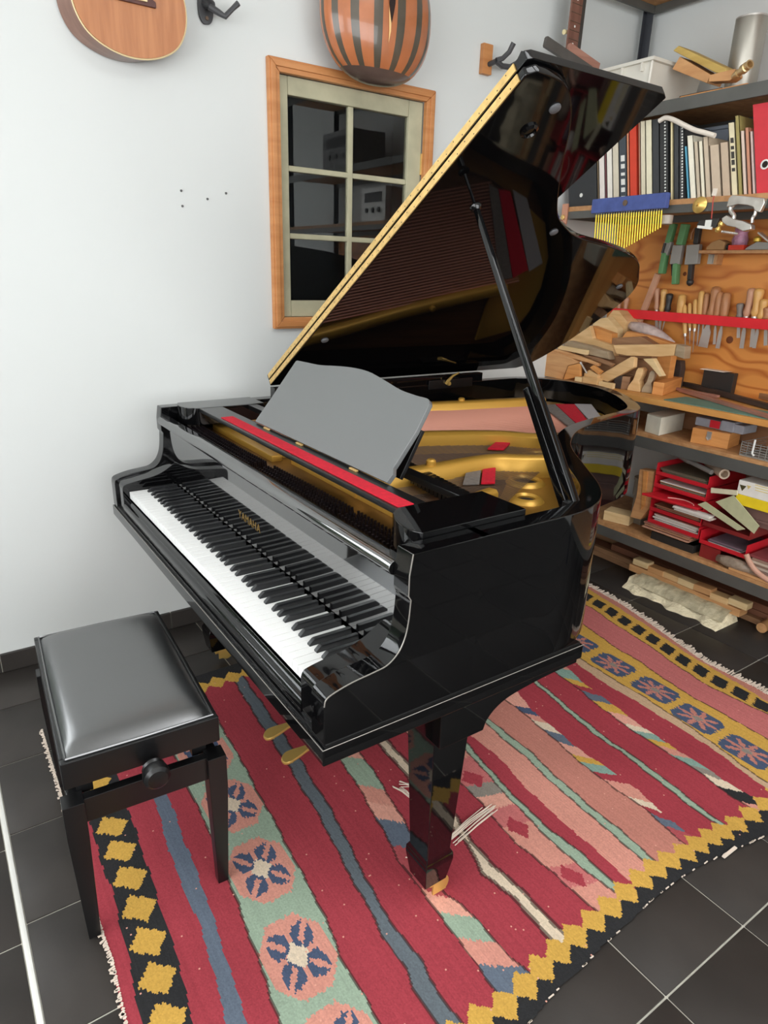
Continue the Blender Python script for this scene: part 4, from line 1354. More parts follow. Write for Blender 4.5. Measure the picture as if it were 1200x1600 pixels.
M_PLY = plywood()
SX0, SX1, SY0, SY1 = 2.20, 2.655, -1.30, 1.50
ply = structure('trim_1', MB().box(2.672, 2.70, -1.3, 1.545, .91, 1.70), M_PLY, (2.68, .1, .91))
M_KNOT = mat('dark_wood_knot', rgb(112, 58, 24), .6)
for a, b, r_ in ((1070, 428, .010), (1140, 531, .017)):
    p = px(a, b, 'x', 2.671)
    part('knot', MB().lathe([(r_, 0), (r_ * .8, .0012)], p, (-1, 0, 0), 18), M_KNOT, ply)

rack = thing('steel_shelving', 'grey steel shelving with wooden boards along the right-hand wall', 'shelving', (2.43, .1, 0))
for a, b, zf in ((2.645, 1.515, 1.70), (2.645, -1.28, 0), (2.225, -1.28, 0)):
    pm = MB().box(a - .002, a + .002, b - .022, b + .018, zf, 2.95)
    pm.box(a - .022, a + .022, b + .016, b + .020, zf, 2.95)
    part('post', pm, M_POST, rack)


def level(ztop, board=True, beam=True, th=.016, bh=.045, m=M_CHIP, x_in=SX0, edge=True):
    if board:
        part('shelf_board', MB().box(x_in + .003, SX1 + .02, SY0, SY1 - .005, ztop - th, ztop), m, rack, .001)
    if beam:
        part('beam', MB().box(SX0, SX0 + .012, SY0, SY1, ztop - th - bh, ztop - (th if edge else -.004)), M_GREYM, rack, .002)
        part('beam', MB().box(SX0 + .012, SX1, SY1 - .012, SY1, ztop - th - bh, ztop - th), M_GREYM, rack, .002)
        part('beam', MB().box(SX1 - .012, SX1, SY0, SY1 - .012, ztop - th - bh, ztop - th), M_GREYM, rack, .002)


ZS_BOT, ZS_MID, ZS_BEN, ZS_BOOK, ZS_TOP, ZS_UP = .268, .752, .913, 1.731, 2.100, 2.640
level(ZS_BOT, th=.018, bh=.05)
level(ZS_MID, th=.016, bh=.05)
level(ZS_BEN, beam=False, th=.025, m=M_BENCH)
level(ZS_BOOK, th=.021, bh=.032)
level(ZS_TOP, th=.014, bh=.03, edge=False)
level(ZS_UP, th=.016, bh=.032, edge=False)
part('corner_bracket', MB().box(2.188, 2.2, 1.478, 1.512, 1.655, 1.745), mat('copper_bracket', rgb(206, 150, 124), .4, metal=.4), rack, .003)
part('bolt', MB().lathe([(.012, 0), (.011, .006), (.006, .009)], (2.187, 1.497, 1.685), (-1, 0, 0), 12), M_BRASSW, rack)

# ---- books
def cmat(r, g, b, rough=.6):
    k = 'paint_%d_%d_%d' % (r, g, b)
    return MATS.get(k) or mat(k, rgb(r, g, b), rough, noise=(25, .06))


M_PAGES = cmat(232, 224, 206, .9)
XB = 2.232
BOOKS = [
    # px left, right at the shelf, px of the top, lean px, colour, label, depth, kind
    (890, 934, 190, 0, (44, 46, 48), 'black box file with a white dot at the left end of the book shelf', .24, 'box'),
    (935, 938, 215, 0, (120, 104, 80), 'very thin brown booklet beside the black box file', .20, 'book'),
    (938, 947, 205, 0, (232, 222, 214), 'white paperback with a pinkish edge near the black box file', .21, 'book'),
    (947, 950, 210, 0, (120, 70, 74), 'thin dark red booklet between two white paperbacks', .20, 'book'),
    (950, 959, 200, 0, (236, 230, 218), 'white paperback right of the thin dark red booklet', .21, 'book'),
    (959, 969, 196, 0, (216, 206, 184), 'cream paperback left of the dark grey volume', .21, 'book'),
    (969, 981, 185, 0, (66, 72, 78), 'dark grey volume with white spine lettering above the blue chime bar', .22, 'text'),
    (981, 985, 190, 0, (224, 146, 110), 'thin orange-pink booklet against the red-orange book', .20, 'book'),
    (985, 997, 176, 0, (214, 66, 42), 'thick glossy red-orange book above the wind chime', .22, 'book'),
    (999, 1002, 182, -3, (196, 136, 112), 'thin salmon booklet right of the red-orange book', .20, 'book'),
    (1002, 1010, 178, -3, (222, 212, 184), 'leaning cream magazine beside the salmon booklet', .21, 'book'),
    (1010, 1020, 176, -3, (234, 226, 196), 'leaning ivory magazine left of the black ring binders', .21, 'book'),
    (1020, 1031, 186, -3, (60, 62, 64), 'plain black binder beside the leaning ivory magazine', .22, 'book'),
    (1031, 1045, 186, -3, (52, 52, 52), 'black folder with a white spiral binding on the book shelf', .22, 'coil'),
    (1047.5, 1052, 190, -3, (226, 212, 168), 'thin cream booklet between two black folders', .21, 'book'),
    (1053, 1061, 192, -3, (62, 64, 66), 'slim black folder right of the thin cream booklet', .22, 'book'),
    (1061, 1069, 196, -3, (70, 70, 72), 'black spiral folder with white lettering beside the blue booklet', .22, 'coil'),
    (1073.6, 1078, 228, -3, (96, 172, 200), 'short light blue booklet at the foot of a white paperback', .18, 'book'),
    (1078.5, 1088, 211, -3, (242, 236, 216), 'leaning white paperback right of the blue booklet', .20, 'book'),
    (1088.5, 1095, 221, -3, (206, 190, 166), 'beige pamphlet leaning between two white paperbacks', .20, 'book'),
    (1095.5, 1102, 220, -3, (240, 232, 208), 'leaning white paperback above the brass bell', .20, 'book'),
    (1102.5, 1111, 213, -3, (206, 188, 164), 'beige paperback right of the leaning white paperbacks', .20, 'book'),
    (1112, 1127, 226, -3, (204, 184, 160), 'worn beige magazine bundle in the middle of the book shelf', .20, 'book'),
    (1128, 1141, 222, -3, (198, 176, 152), 'light brown magazine bundle left of the cream paperback with printed spine', .20, 'book'),
    (1142, 1152, 191, -3, (226, 214, 178), 'tall cream paperback with dark printed spine left of the olive book', .21, 'text2'),
    (1152.5, 1159.5, 180, -3, (160, 146, 88), 'tall thin olive book on the book shelf', .21, 'book'),
    (1160, 1166.5, 204, -3, (222, 198, 182), 'pale pink paperback right of the olive book', .20, 'book'),
    (1167, 1173.5, 199, -3, (200, 140, 112), 'terracotta paperback left of the red lever-arch file', .20, 'book'),
    (1174, 1179.5, 205, -3, (206, 180, 172), 'thin greyish pink booklet touching the red lever-arch file', .20, 'book'),
]
M_WHITEPR = cmat(228, 228, 222)


def lean_of(a0, b0, a1, b1):
    p_, q_ = px(a0, b0, 'x', XB), px(a1, b1, 'x', XB)
    return (q_.y - p_.y) / (q_.z - p_.z)


SL1 = lean_of(1010, 312, 1009, 190)
SL2 = lean_of(1140, 312, 1134.5, 200)
M_DARKPR = cmat(60, 56, 50)
for pl, pr, ptp, lean, c, lab, dep, kind in BOOKS:
    yl, yr = px(pl, 312, 'x', XB).y, px(pr, 312, 'x', XB).y
    zt = px((pl + pr) / 2, ptp, 'x', XB).z
    zt = min(zt, ZS_TOP - .05)
    h = zt - ZS_BOOK - .0005
    wd = (yl - yr) / 2 - .0004
    ym = (yl + yr) / 2
    ln = h * (SL1 if pl < 1070 else SL2)      # how far the top leans to the left
    t = thing('box_file' if kind == 'box' else 'book', lab, 'box file' if kind == 'box' else 'book', (XB, ym, ZS_BOOK), 'books on the book shelf')
    ax = Vector((0, ln / h, 1))
    ay = Vector((0, 1, 0))
    c0 = Vector((XB, ym, ZS_BOOK + .0006)) + ax * h / 2
    cov = MB()
    bt = min(.0022, wd * .4)
    if kind == 'box':
        cov.obox(c0 + Vector((dep / 2, 0, 0)), (X, ay, ax), (dep / 2, wd, h / 2))
        part('case', cov, cmat(*c), t, .003)
        p = px(908, 305, 'x', XB - .001)
        part('label_dot', MB().lathe([(.009, 0), (.009, .001)], (XB - .0005, p.y, p.z), (-1, 0, 0), 14), M_WHITEPR, t)
        continue
    cov.obox(c0 + Vector((bt / 2, 0, 0)), (X, ay, ax), (bt / 2, wd, h / 2))
    for s in (-1, 1):
        cov.obox(c0 + Vector((dep / 2, 0, 0)) + ay * s * (wd - bt / 2), (X, ay, ax), (dep / 2, bt / 2, h / 2))
    part('cover', cov, cmat(*c), t)
    part('pages', MB().obox(c0 + Vector((dep / 2 - .002, 0, 0)), (X, ay, ax), (dep / 2 - .004, max(wd - bt, .0004), h / 2 - .004)), M_PAGES, t)
    if kind == 'coil':
        cm = MB()
        for k in range(24):
            q = c0 + ax * (h * (-.46 + .92 * k / 23)) + ay * wd * -.3
            cm.lathe([(.0032, 0), (.0036, .002), (.002, .004)], (XB - .0005, q.y, q.z), (-1, 0, 0), 8)
        part('spiral_binding', cm, M_WHITEPR, t)
    if kind in ('text', 'text2'):
        for k in range(6 if kind == 'text' else 5):
            q = c0 + ax * (h * (-.42 + .10 * k + (.28 if kind == 'text2' else 0)))
            part('spine_print', MB().obox((XB - .0006, q.y, q.z), (X, ay, ax), (.0004, wd * .5, .006 + .003 * (k % 3))), M_WHITEPR if kind == 'text' else M_DARKPR, t)
# red lever-arch file, leaning on the booklets
yl, yr = px(1182, 305, 'x', XB).y, px(1182, 305, 'x', XB).y - .075
t = thing('lever_arch_file', 'red lever-arch file with a finger ring at the right end of the book shelf', 'file', (XB, (yl + yr) / 2, ZS_BOOK))
M_REDF = cmat(206, 52, 62)
hf = px(1168, 165, 'x', XB).z - ZS_BOOK
sl = Vector((0, SL2, 1))


def leaf(xa, xb, ya, yb, za, zb):
    return Vector(((xa + xb) / 2, (ya + yb) / 2, ZS_BOOK)) + sl * ((za + zb) / 2), (X, Y, sl), ((xb - xa) / 2, (yb - ya) / 2, (zb - za) / 2)


part('case', MB().obox(*leaf(XB, XB + .004, yr, yl, .0005, hf)).obox(*leaf(XB + .004, XB + .27, yl - .003, yl, .0005, hf)).obox(*leaf(XB + .004, XB + .27, yr, yr + .003, .0005, hf)), M_REDF, t, .001)
part('papers', MB().obox(*leaf(XB + .02, XB + .24, yr + .008, yl - .012, .006, hf - .02)), cmat(214, 70, 70), t)
p = px(1185.5, 258, 'x', XB)
yh = (yl + yr) / 2 + sl.y * (p.z - ZS_BOOK)
part('finger_ring', MB().lathe([(.017, 0), (.017, .003), (.012, .004), (.011, 0)], (XB - .0005, yh, p.z), (-1, 0, 0), 20, cap=False), M_WHITEPR, t)
part('finger_hole', MB().lathe([(.012, 0), (.012, .0015)], (XB - .0005, yh, p.z), (-1, 0, 0), 18), M_HOLE, t)
# white hose draped over the folders
hp = [px(a, b, 'x', XB - .011) for a, b in ((1030, 189), (1040, 184), (1052, 187), (1068, 195), (1085, 203), (1100, 207), (1117, 212))]
solo('white_hose', MB().tube(smooth_path([tuple(p) for p in hp], 4), .0095, 10), cmat(232, 222, 208), 'white plastic hose draped over the black folders on the book shelf', 'hose', tuple(hp[0]))
p = px(1110, 215, 'x', XB + .16)
gy0, gy1, gzt = px(1139, 215, 'x', XB + .23).y, px(1098, 215, 'x', XB + .23).y, px(1110, 199, 'x', XB + .23).z
solo('grey_document_box', MB().box(XB + .225, XB + .38, gy0, gy1, ZS_BOOK + .001, gzt - .015)
     .box(XB + .221, XB + .384, gy0 - .003, gy1 + .003, gzt - .015, gzt), cmat(128, 136, 146),
     'grey-blue plastic box standing behind the beige magazines', 'box', (XB + .3, p.y, ZS_BOOK), bevel=.003)

# ---- wind chime on the front of the book shelf
M_BLUEW = mat('blue_stained_wood', rgb(72, 88, 150), .55, noise=(30, .15))
M_YTUBE = mat('yellow_anodised_tube', rgb(236, 206, 62), .28, metal=.45)
XC = 2.165
a_, b_ = px(928, 312, 'x', XC), px(1043, 302, 'x', XC)
ch = thing('bar_chime', 'blue bar chime with hanging yellow tubes in front of the book shelf', 'chime', ((a_.x), (a_.y + b_.y) / 2, a_.z - .2))
pa, pb_ = px(927, 323, 'x', XC), px(1044, 313, 'x', XC)
ax = (pb_ - pa).normalized()
azz = Vector((1, 0, 0)).cross(ax)
if azz.z < 0:
    azz = -azz
hl = (pb_ - pa).length / 2
part('bar', MB().obox((pa + pb_) / 2, (ax, X, azz), (hl, .013, .030)), M_BLUEW, ch, .004)
cc = px(977, 317, 'x', XC - .014)
part('bolt', MB().lathe([(.012, 0), (.012, .003), (.005, .004)], cc, (-1, 0, 0), 16), M_STEEL, ch)
for k in range(27):
    t = k / 26
    top = px(932 + t * 102, 336 - t * 7, 'x', XC)
    bot = px(926.5 + t * 105.5, 416 - t * 60, 'x', XC)
    tb = part('tube', MB().tube([top, bot], .0031, 8), M_YTUBE, ch)
    part('cord', MB().tube([top + Vector((0, 0, .022)), top - Vector((0, 0, .002))], .0008, 4), M_WHITEPR, tb)

# ------------------------------------------------------------------ tools hanging on the plywood
M_REDR = mat('red_painted_rail', rgb(222, 34, 44), .45, noise=(20, .06))
rail = MB().box(2.600, 2.612, -1.2, 1.468, 1.224, 1.268)
for yy in (1.40, .5, -.4, -1.1):
    rail.box(2.612, 2.672, yy - .012, yy + .012, 1.23, 1.262)
solo('tool_rail', rail, M_REDR, 'long red wooden rail holding chisels against the plywood', 'rail', (2.606, .1, 1.246), bevel=.002)
M_HND = mat('boxwood_handle', rgb(224, 178, 106), .4, wood=(rgb(206, 154, 84), (30, 30, 8), .3))
M_HND2 = mat('ash_handle_brown', rgb(190, 136, 92), .45, wood=(rgb(164, 110, 70), (30, 30, 8), .3))
M_HND3 = mat('pinkish_beech_handle', rgb(206, 158, 128), .45, wood=(rgb(186, 136, 106), (30, 30, 8), .3))
M_HNDB = mat('black_handle', rgb(44, 42, 40), .45)
M_HNDG = mat('grey_handle', rgb(130, 118, 108), .5)
M_BLADE = mat('tool_steel_blade', rgb(206, 202, 196), .35, metal=.6)
XT = 2.636


def chisel(top, bot, tip, r, m, lab, blade=.008, nm='chisel', grp='chisels in the red rail', sh=1):
    """handle from px top to px bot, blade to px tip"""
    A, B = px(*top, 'x', XT), px(*bot, 'x', XT)
    t = thing(nm, lab, nm.replace('_', ' '), tuple(B), grp)
    L_ = (A - B).length
    d = (A - B).normalized()
    if sh == 1:
        prof = [(r * .55, 0), (r * .62, L_ * .06), (r * .95, L_ * .16), (r * .72, L_ * .34), (r * .85, L_ * .62), (r * 1.05, L_ * .86), (r * .9, L_ * .96), (r * .4, L_)]
    else:
        prof = [(r * .7, 0), (r * .85, L_ * .1), (r, L_ * .5), (r * .95, L_ * .92), (r * .5, L_)]
    part('handle', MB().lathe(prof, B, d, 14), m, t, angle=60)
    if tip:
        T_ = px(*tip, 'x', XT)
        e = (T_ - B).normalized()
        side = e.cross(Vector((1, 0, 0))).normalized()
        L2 = (T_ - B).length
        part('ferrule', MB().lathe([(r * .62, -.004), (r * .6, .014)], B, e, 12), M_BLADE, t)
        v = []
        for q, w, th in ((.01, .0030, .003), (.3, blade * .45 if blade > .006 else blade * .5, .0026), (.45, blade * .9 if blade > .006 else blade * .5, .002), (1, blade if blade > .006 else blade * .3, .0008)):
            c = B + e * (L2 * q)
            for s, k in ((-1, -1), (1, -1), (1, 1), (-1, 1)):
                v.append(c + side * (s * w) + Vector((k * th, 0, 0)))
        f = [(3, 2, 1, 0), (12, 13, 14, 15)]
        for q in range(3):
            for k in range(4):
                f.append((q * 4 + k, q * 4 + (k + 1) % 4, q * 4 + 4 + (k + 1) % 4, q * 4 + 4 + k))
        part('blade', MB().add(v, f), M_BLADE, t)
    return t


def z4(a, b):
    return (960 + a / 5, 400 + b / 5)


chisel(z4(40, 350), z4(30, 450), z4(25, 560), .012, M_HND3, 'leftmost beech chisel handle by the tip of the piano lid')
chisel(z4(100, 320), z4(78, 455), z4(70, 560), .014, M_HND3, 'brown beech chisel second from the left end of the red rail')
chisel(z4(335, 250), z4(330, 430), z4(330, 560), .014, M_HND3, 'pinkish chisel handle beside the long wooden stick')
chisel(z4(392, 258), z4(368, 440), z4(350, 590), .016, M_HND, 'yellow flared chisel handle left of the black handle', .007)
chisel(z4(436, 292), z4(412, 440), z4(370, 590), .017, M_HNDB, 'black handled chisel in the red rail', .006)
chisel(z4(534, 300), z4(510, 455), None, .020, M_HND, 'thick boxwood handle left of the thin awls', nm='turning_handle', sh=0)
chisel(z4(550, 382), z4(552, 605), z4(555, 772), .012, M_HND, 'yellow awl hanging lowest from the red rail', .0035, 'awl', 'awls in the red rail', 0)
chisel(z4(590, 368), z4(590, 562), z4(588, 690), .010, M_HND, 'slim pale awl between two other awls', .003, 'awl', 'awls in the red rail', 0)
chisel(z4(636, 338), z4(627, 565), z4(612, 752), .012, M_HND, 'yellow awl with long bright needle right of the slim awl', .0035, 'awl', 'awls in the red rail', 0)
chisel(z4(686, 272), z4(668, 480), z4(645, 700), .015, M_HND, 'pale yellow chisel handle right of the awls', .006, sh=0)
chisel(z4(728, 288), z4(700, 480), z4(680, 700), .014, M_HND2, 'brown chisel handle beside the pale yellow one', .006, sh=0)
chisel(z4(802, 238), z4(745, 490), z4(690, 712), .021, M_HND2, 'large orange-brown chisel with the widest blade', .024)
chisel(z4(832, 278), z4(795, 490), z4(780, 690), .018, M_HND2, 'orange-brown chisel handle right of the widest chisel', .007, sh=0)
chisel(z4(882, 285), z4(850, 490), z4(805, 722), .020, M_HND2, 'thick chisel handle with a white blade below the rail', .010, sh=0)
chisel(z4(985, 368), z4(975, 490), z4(968, 640), .016, M_HNDG, 'short grey handled chisel near the plywood knot', .008)
chisel(z4(1082, 250), z4(1028, 480), z4(992, 722), .019, M_HND3, 'pinkish turned chisel third from the right edge', .010)
chisel(z4(1136, 252), z4(1094, 480), z4(1072, 712), .021, M_HND, 'yellow turned chisel with a bulged end near the right edge', .010)
chisel(z4(1178, 335), z4(1136, 500), z4(1090, 720), .018, M_HND, 'small yellow chisel with a ring at the right edge', .008)
chisel(z4(1196, 400), z4(1186, 500), z4(1180, 700), .017, M_HND2, 'brown chisel cut by the right edge of the picture', .008)
A, B = px(*z4(342, 140), 'x', 2.622), px(*z4(188, 532), 'x', 2.622)
d = (A - B).normalized()
s = d.cross(Vector((1, 0, 0))).normalized()
solo('wooden_stick', MB().obox((A + B) / 2, (s, X, d), (.016, .008, (A - B).length / 2)).obox(A - d * .20, (s, X, d), (.019, .009, .012)), M_HND3,
     'long flat wooden stick leaning across the red rail', 'stick', tuple(B), bevel=.003)

# hand clamps left of the little shelf
M_GRN = mat('green_painted_steel', rgb(98, 150, 98), .45, noise=(20, .1))
M_GRYT = mat('grey_cast_steel', rgb(156, 154, 148), .45, metal=.2)


def z3(a, b):
    return (1020 + a / 6.667, 290 + b / 6.667)


def bar3(a, b, w, t, xx):
    A, B = px(*z3(*a), 'x', xx), px(*z3(*b), 'x', xx)
    d = (B - A).normalized()
    s = d.cross(Vector((1, 0, 0))).normalized()
    return (A + B) / 2, (s, Vector((1, 0, 0)), d), (w, t, (B - A).length / 2)


cl = thing('hand_clamp', 'green clamp hanging leftmost on the plywood', 'clamp', tuple(px(*z3(110, 900), 'x', 2.64)), 'clamps on the plywood')
part('jaw', MB().obox(*bar3((220, 395), (165, 600), .014, .016, 2.63)), M_GRN, cl, .004)
part('body', MB().obox(*bar3((178, 580), (128, 720), .019, .014, 2.63)), M_GRYT, cl, .004)
part('grip', MB().obox(*bar3((135, 700), (95, 920), .014, .018, 2.63)), M_GRN, cl, .006)
part('screw', MB().tube([px(*z3(125, 600), 'x', 2.61), px(*z3(100, 700), 'x', 2.61)], .006, 8), M_HNDB, cl)
cl = thing('hand_clamp', 'second green clamp with a wide grey body left of the black clamp', 'clamp', tuple(px(*z3(235, 1030), 'x', 2.64)), 'clamps on the plywood')
part('jaw', MB().obox(*bar3((345, 400), (290, 620), .017, .018, 2.63)), M_GRN, cl, .005)
part('body', MB().obox(*bar3((275, 620), (240, 820), .027, .014, 2.63)), M_GRYT, cl, .004)
part('grip', MB().obox(*bar3((250, 810), (235, 1030), .013, .018, 2.63)), M_GRN, cl, .006)
part('lever', MB().obox(*bar3((205, 700), (212, 940), .006, .008, 2.662)), M_HNDB, cl, .002)
cl = thing('hand_clamp', 'black clamp with a square grey plate beside the little shelf', 'clamp', tuple(px(*z3(390, 1030), 'x', 2.64)), 'clamps on the plywood')
part('arm', MB().obox(*bar3((480, 440), (455, 610), .013, .012, 2.63)), M_HNDB, cl, .004)
part('plate', MB().obox(*bar3((435, 615), (410, 822), .033, .014, 2.625)), M_GRYT, cl, .003)
part('stem', MB().obox(*bar3((405, 820), (390, 980), .011, .012, 2.63)), M_HNDB, cl, .003)
p = px(*z3(388, 1005), 'x', 2.63)
part('knob', MB().lathe([(.004, -.018), (.014, -.010), (.017, 0), (.014, .010), (.004, .018)], p, Zv, 14), M_HNDB, cl)
part('hook', MB().tube([px(*z3(q), 'x', 2.64) if False else px(*z3(*q), 'x', 2.64) for q in ((400, 560), (405, 500), (430, 455), (470, 440))], .006, 8), M_HND2, cl)

# little shelf on the plywood with its clutter
zs_ = px(1092, 391, 'x', 2.56).z
ysl = px(1091, 395, 'x', 2.56).y
solo('tool_ledge', MB().box(2.56, 2.672, -.9, ysl, zs_ - .014, zs_).box(2.62, 2.672, ysl - .06, ysl - .045, zs_ - .06, zs_ - .013).box(2.62, 2.672, .2, .215, zs_ - .06, zs_ - .013), M_CHIP,
     'narrow wooden ledge fixed to the plywood above the chisels', 'shelf', (2.62, .4, zs_), bevel=.002)


def on_ledge(a, b, htop, x_=2.585):
    return px(*z3(a, 660), 'x', x_).y, px(*z3(b, 660), 'x', x_).y, px(*z3((a + b) / 2, htop), 'x', x_).z


ya_, yb_, zt = on_ledge(560, 745, 590)
solo('cork_block', MB().prism([(ya_, zs_ + .001), (yb_, zs_ + .001), (yb_, zt), (yb_ + .03, zt + .012), (ya_ - .02, zt), (ya_, zt - .02)], (2.58, 0, 0), Y, Zv, X, .06), cmat(170, 130, 84),
     'tan cork block at the left end of the narrow ledge', 'block', (2.61, (ya_ + yb_) / 2, zs_), bevel=.004)
ya_, yb_, zt = on_ledge(800, 960, 620)
tr = thing('red_tray', 'small red tray on the narrow ledge', 'tray', (2.6, (ya_ + yb_) / 2, zs_))
part('tray', MB().box(2.572, 2.64, yb_, ya_, zs_ + .001, zs_ + .004).box(2.572, 2.576, yb_, ya_, zs_ + .004, zt).box(2.636, 2.64, yb_, ya_, zs_ + .004, zt)
     .box(2.576, 2.636, yb_, yb_ + .004, zs_ + .004, zt).box(2.576, 2.636, ya_ - .004, ya_, zs_ + .004, zt), cmat(206, 62, 40), tr)
M_PURP = mat('purple_plastic_bag', rgb(176, 126, 150), .3, noise=(30, .35), bump=(60, .6, .01))
cw = MB().lathe([(.012, 0), (.030, .012), (.034, .04), (.026, .065), (.030, .085), (.010, .10)], (2.606, (ya_ + yb_) / 2 + .006, zs_ + .0045), Zv, 14)
solo('plastic_bag', cw, M_PURP, 'crumpled pink and purple plastic bag standing in the red tray', 'bag', (2.606, (ya_ + yb_) / 2, zs_ + .005), angle=80)
ya_, yb_, zt = on_ledge(965, 1200, 600)
pl = thing('hand_plane', 'grey block plane lying on the narrow ledge at the right', 'plane', (2.6, (ya_ + yb_) / 2, zs_))
part('sole', MB().prism([(ya_, zs_ + .001), (yb_ - .03, zs_ + .001), (yb_ - .03, zs_ + .028), (ya_ - .05, zs_ + .034), (ya_ - .01, zs_ + .012)], (2.575, 0, 0), Y, Zv, X, .05), M_GRYT, pl, .003)
part('iron', MB().obox((2.60, yb_ + .02, zs_ + .045), (X, (0, math.cos(.6), math.sin(.6)), (0, -math.sin(.6), math.cos(.6))), (.018, .045, .003)), M_BLADE, pl)
p = px(*z3(1090, 560), 'x', 2.6)
part('brass_cap', MB().lathe([(.005, 0), (.016, .006), (.016, .018), (.006, .026)], (2.6, p.y, zs_ + .03), Zv, 14), mat('yellow_cap', rgb(214, 178, 60), .35, metal=.3), pl)
ya_, yb_, zt = on_ledge(745, 795, 590)
solo('black_pulley', MB().lathe([(.012, 0), (.014, .004), (.008, .010), (.014, .016), (.012, .02)], (2.60, (ya_ + yb_) / 2, zs_ + .015), Y, 14), M_HNDB,
     'little black wheel between the cork block and the red tray', 'wheel', (2.6, (ya_ + yb_) / 2, zs_))
p = px(*z3(615, 765), 'x', 2.668)
solo('paper_tag', MB().box(2.668, 2.672, p.y - .020, p.y + .020, p.z - .022, p.z + .024).box(2.664, 2.668, p.y - .006, p.y + .006, p.z - .016, p.z + .016), cmat(196, 190, 176), 'small paper tag pinned under the narrow ledge', 'tag', tuple(p))

# things hung from the front of the book shelf
XH = 2.185
p = px(1091, 320, 'x', XH)
solo('brass_bell', MB().lathe([(.030, 0), (.031, .003), (.026, .007), (.016, .016), (.007, .018), (.006, .026)], p + Vector((.012, 0, 0)), (-1, 0, .1), 22), M_BRASS,
     'small round brass bell pinned to the book shelf edge', 'bell', tuple(p), angle=50)
pts = [px(*z3(*q), 'x', XH) for q in ((640, 100), (628, 150), (620, 240), (610, 345))]
solo('hanging_red_string', MB().tube([tuple(q) for q in pts], .0022, 6), cmat(190, 70, 60), 'thin red string hanging from the book shelf', 'string', tuple(pts[0]))
p0, p1 = px(*z3(655, 30), 'x', XH), px(*z3(635, 105), 'x', XH)
dd = (p1 - p0).normalized()
solo('white_tag', MB().obox((p0 + p1) / 2, (dd.cross(Vector(X)), X, dd), (.009, .002, (p1 - p0).length / 2)).tube([p1, p1 + Vector((0, 0, -.01))], .001, 5), cmat(228, 216, 200), 'white paper tag on the red string', 'tag', tuple(p1))
tp = thing('tape_measure', 'black and white tape case hanging on the red string', 'tape measure', tuple(px(*z3(570, 450), 'x', XH)))
q0, q1 = px(*z3(490, 360), 'x', XH), px(*z3(680, 445), 'x', XH)
part('case', MB().prism([(q0.y + .006, q1.z + .012), (q0.y - .006, q0.z), (q1.y - .006, q0.z + .004), (q1.y + .004, q1.z)], (XH - .012, 0, 0), Y, Zv, X, .026), M_HNDB, tp, .004)
p = px(*z3(578, 393), 'x', XH - .013)
part('label', MB().box(XH - .0145, XH - .012, p.y - .013, p.y + .013, p.z - .012, p.z + .012), M_WHITEPR, tp)
p0, p1 = px(*z3(468, 428), 'x', XH - .014), px(*z3(618, 445), 'x', XH - .014)
part('blade', MB().obox((p0 + p1) / 2, ((p1 - p0).normalized(), X, (p1 - p0).normalized().cross(Vector(X))), ((p1 - p0).length / 2, .003, .005)), M_WHITEPR, tp)
# chromed caulking-gun like frame clamp
M_CHR = mat('chromed_steel', rgb(206, 202, 194), .22, metal=.8, noise=(30, .2))
cg = thing('frame_clamp', 'chromed clamp with a curved handle hanging below the red lever-arch file', 'clamp', tuple(px(*z3(900, 450), 'x', XH)))
top_ = [z3(*q) for q in ((805, 130), (840, 100), (1175, 130), (1180, 180), (1130, 280), (1075, 270), (1060, 225), (1000, 205), (900, 195), (840, 210), (780, 225))]
TP = [px(a, b, 'x', XH - .02) for a, b in top_]
part('bracket', MB().prism([(q.y, q.z) for q in TP], (XH - .030, 0, 0), Y, Zv, X, .020), M_CHR, cg, .003)
part('handle', MB().tube(smooth_path([tuple(px(*z3(*q), 'x', XH - .02)) for q in ((845, 200), (815, 225), (815, 270), (845, 310), (835, 355), (800, 370))], 4), .008, 8)
     .tube(smooth_path([tuple(px(*z3(*q), 'x', XH - .02)) for q in ((1075, 250), (1065, 300), (1040, 340), (1035, 390))], 4), .006, 8), M_CHR, cg)
part('jaw', MB().prism([(px(*z3(*q), 'x', XH - .02).y, px(*z3(*q), 'x', XH - .02).z) for q in ((740, 340), (790, 310), (860, 350), (960, 370), (1050, 410), (1050, 460), (960, 480), (880, 440), (790, 420), (740, 380))],
     (XH - .036, 0, 0), Y, Zv, X, .03), M_CHR, cg, .004)
part('spring', MB().tube([tuple(px(*z3(720 + 7 * k, 480 + (6 if k % 2 else -6) + k), 'x', XH - .02)) for k in range(24)], .004, 6), M_CHR, cg)
p = px(*z3(695, 430), 'x', XH - .02)
part('brass_screw', MB().lathe([(.006, -.02), (.012, -.010), (.006, 0), (.012, .010), (.010, .02)], p, (0, -.5, 1), 12), M_BRASS, cg)
p = px(1042, 343, 'x', 2.19)
solo('clear_plastic_cup', MB().lathe([(.016, 0), (.024, .003), (.024, .036), (.022, .036), (.022, .005)], p + Vector((0, 0, -.02)), Zv, 18), mat('frosted_plastic', rgb(196, 184, 168), .35, trans=.35),
     'small frosted plastic cup beside the yellow chime tubes', 'cup', tuple(p), angle=60)

# ------------------------------------------------------------------ wood and tools on the bench
def wmat(name, c1, c2, sc=(6, 6, 40)):
    return mat(name, rgb(*c1), .55, wood=(rgb(*c2), sc, .4))


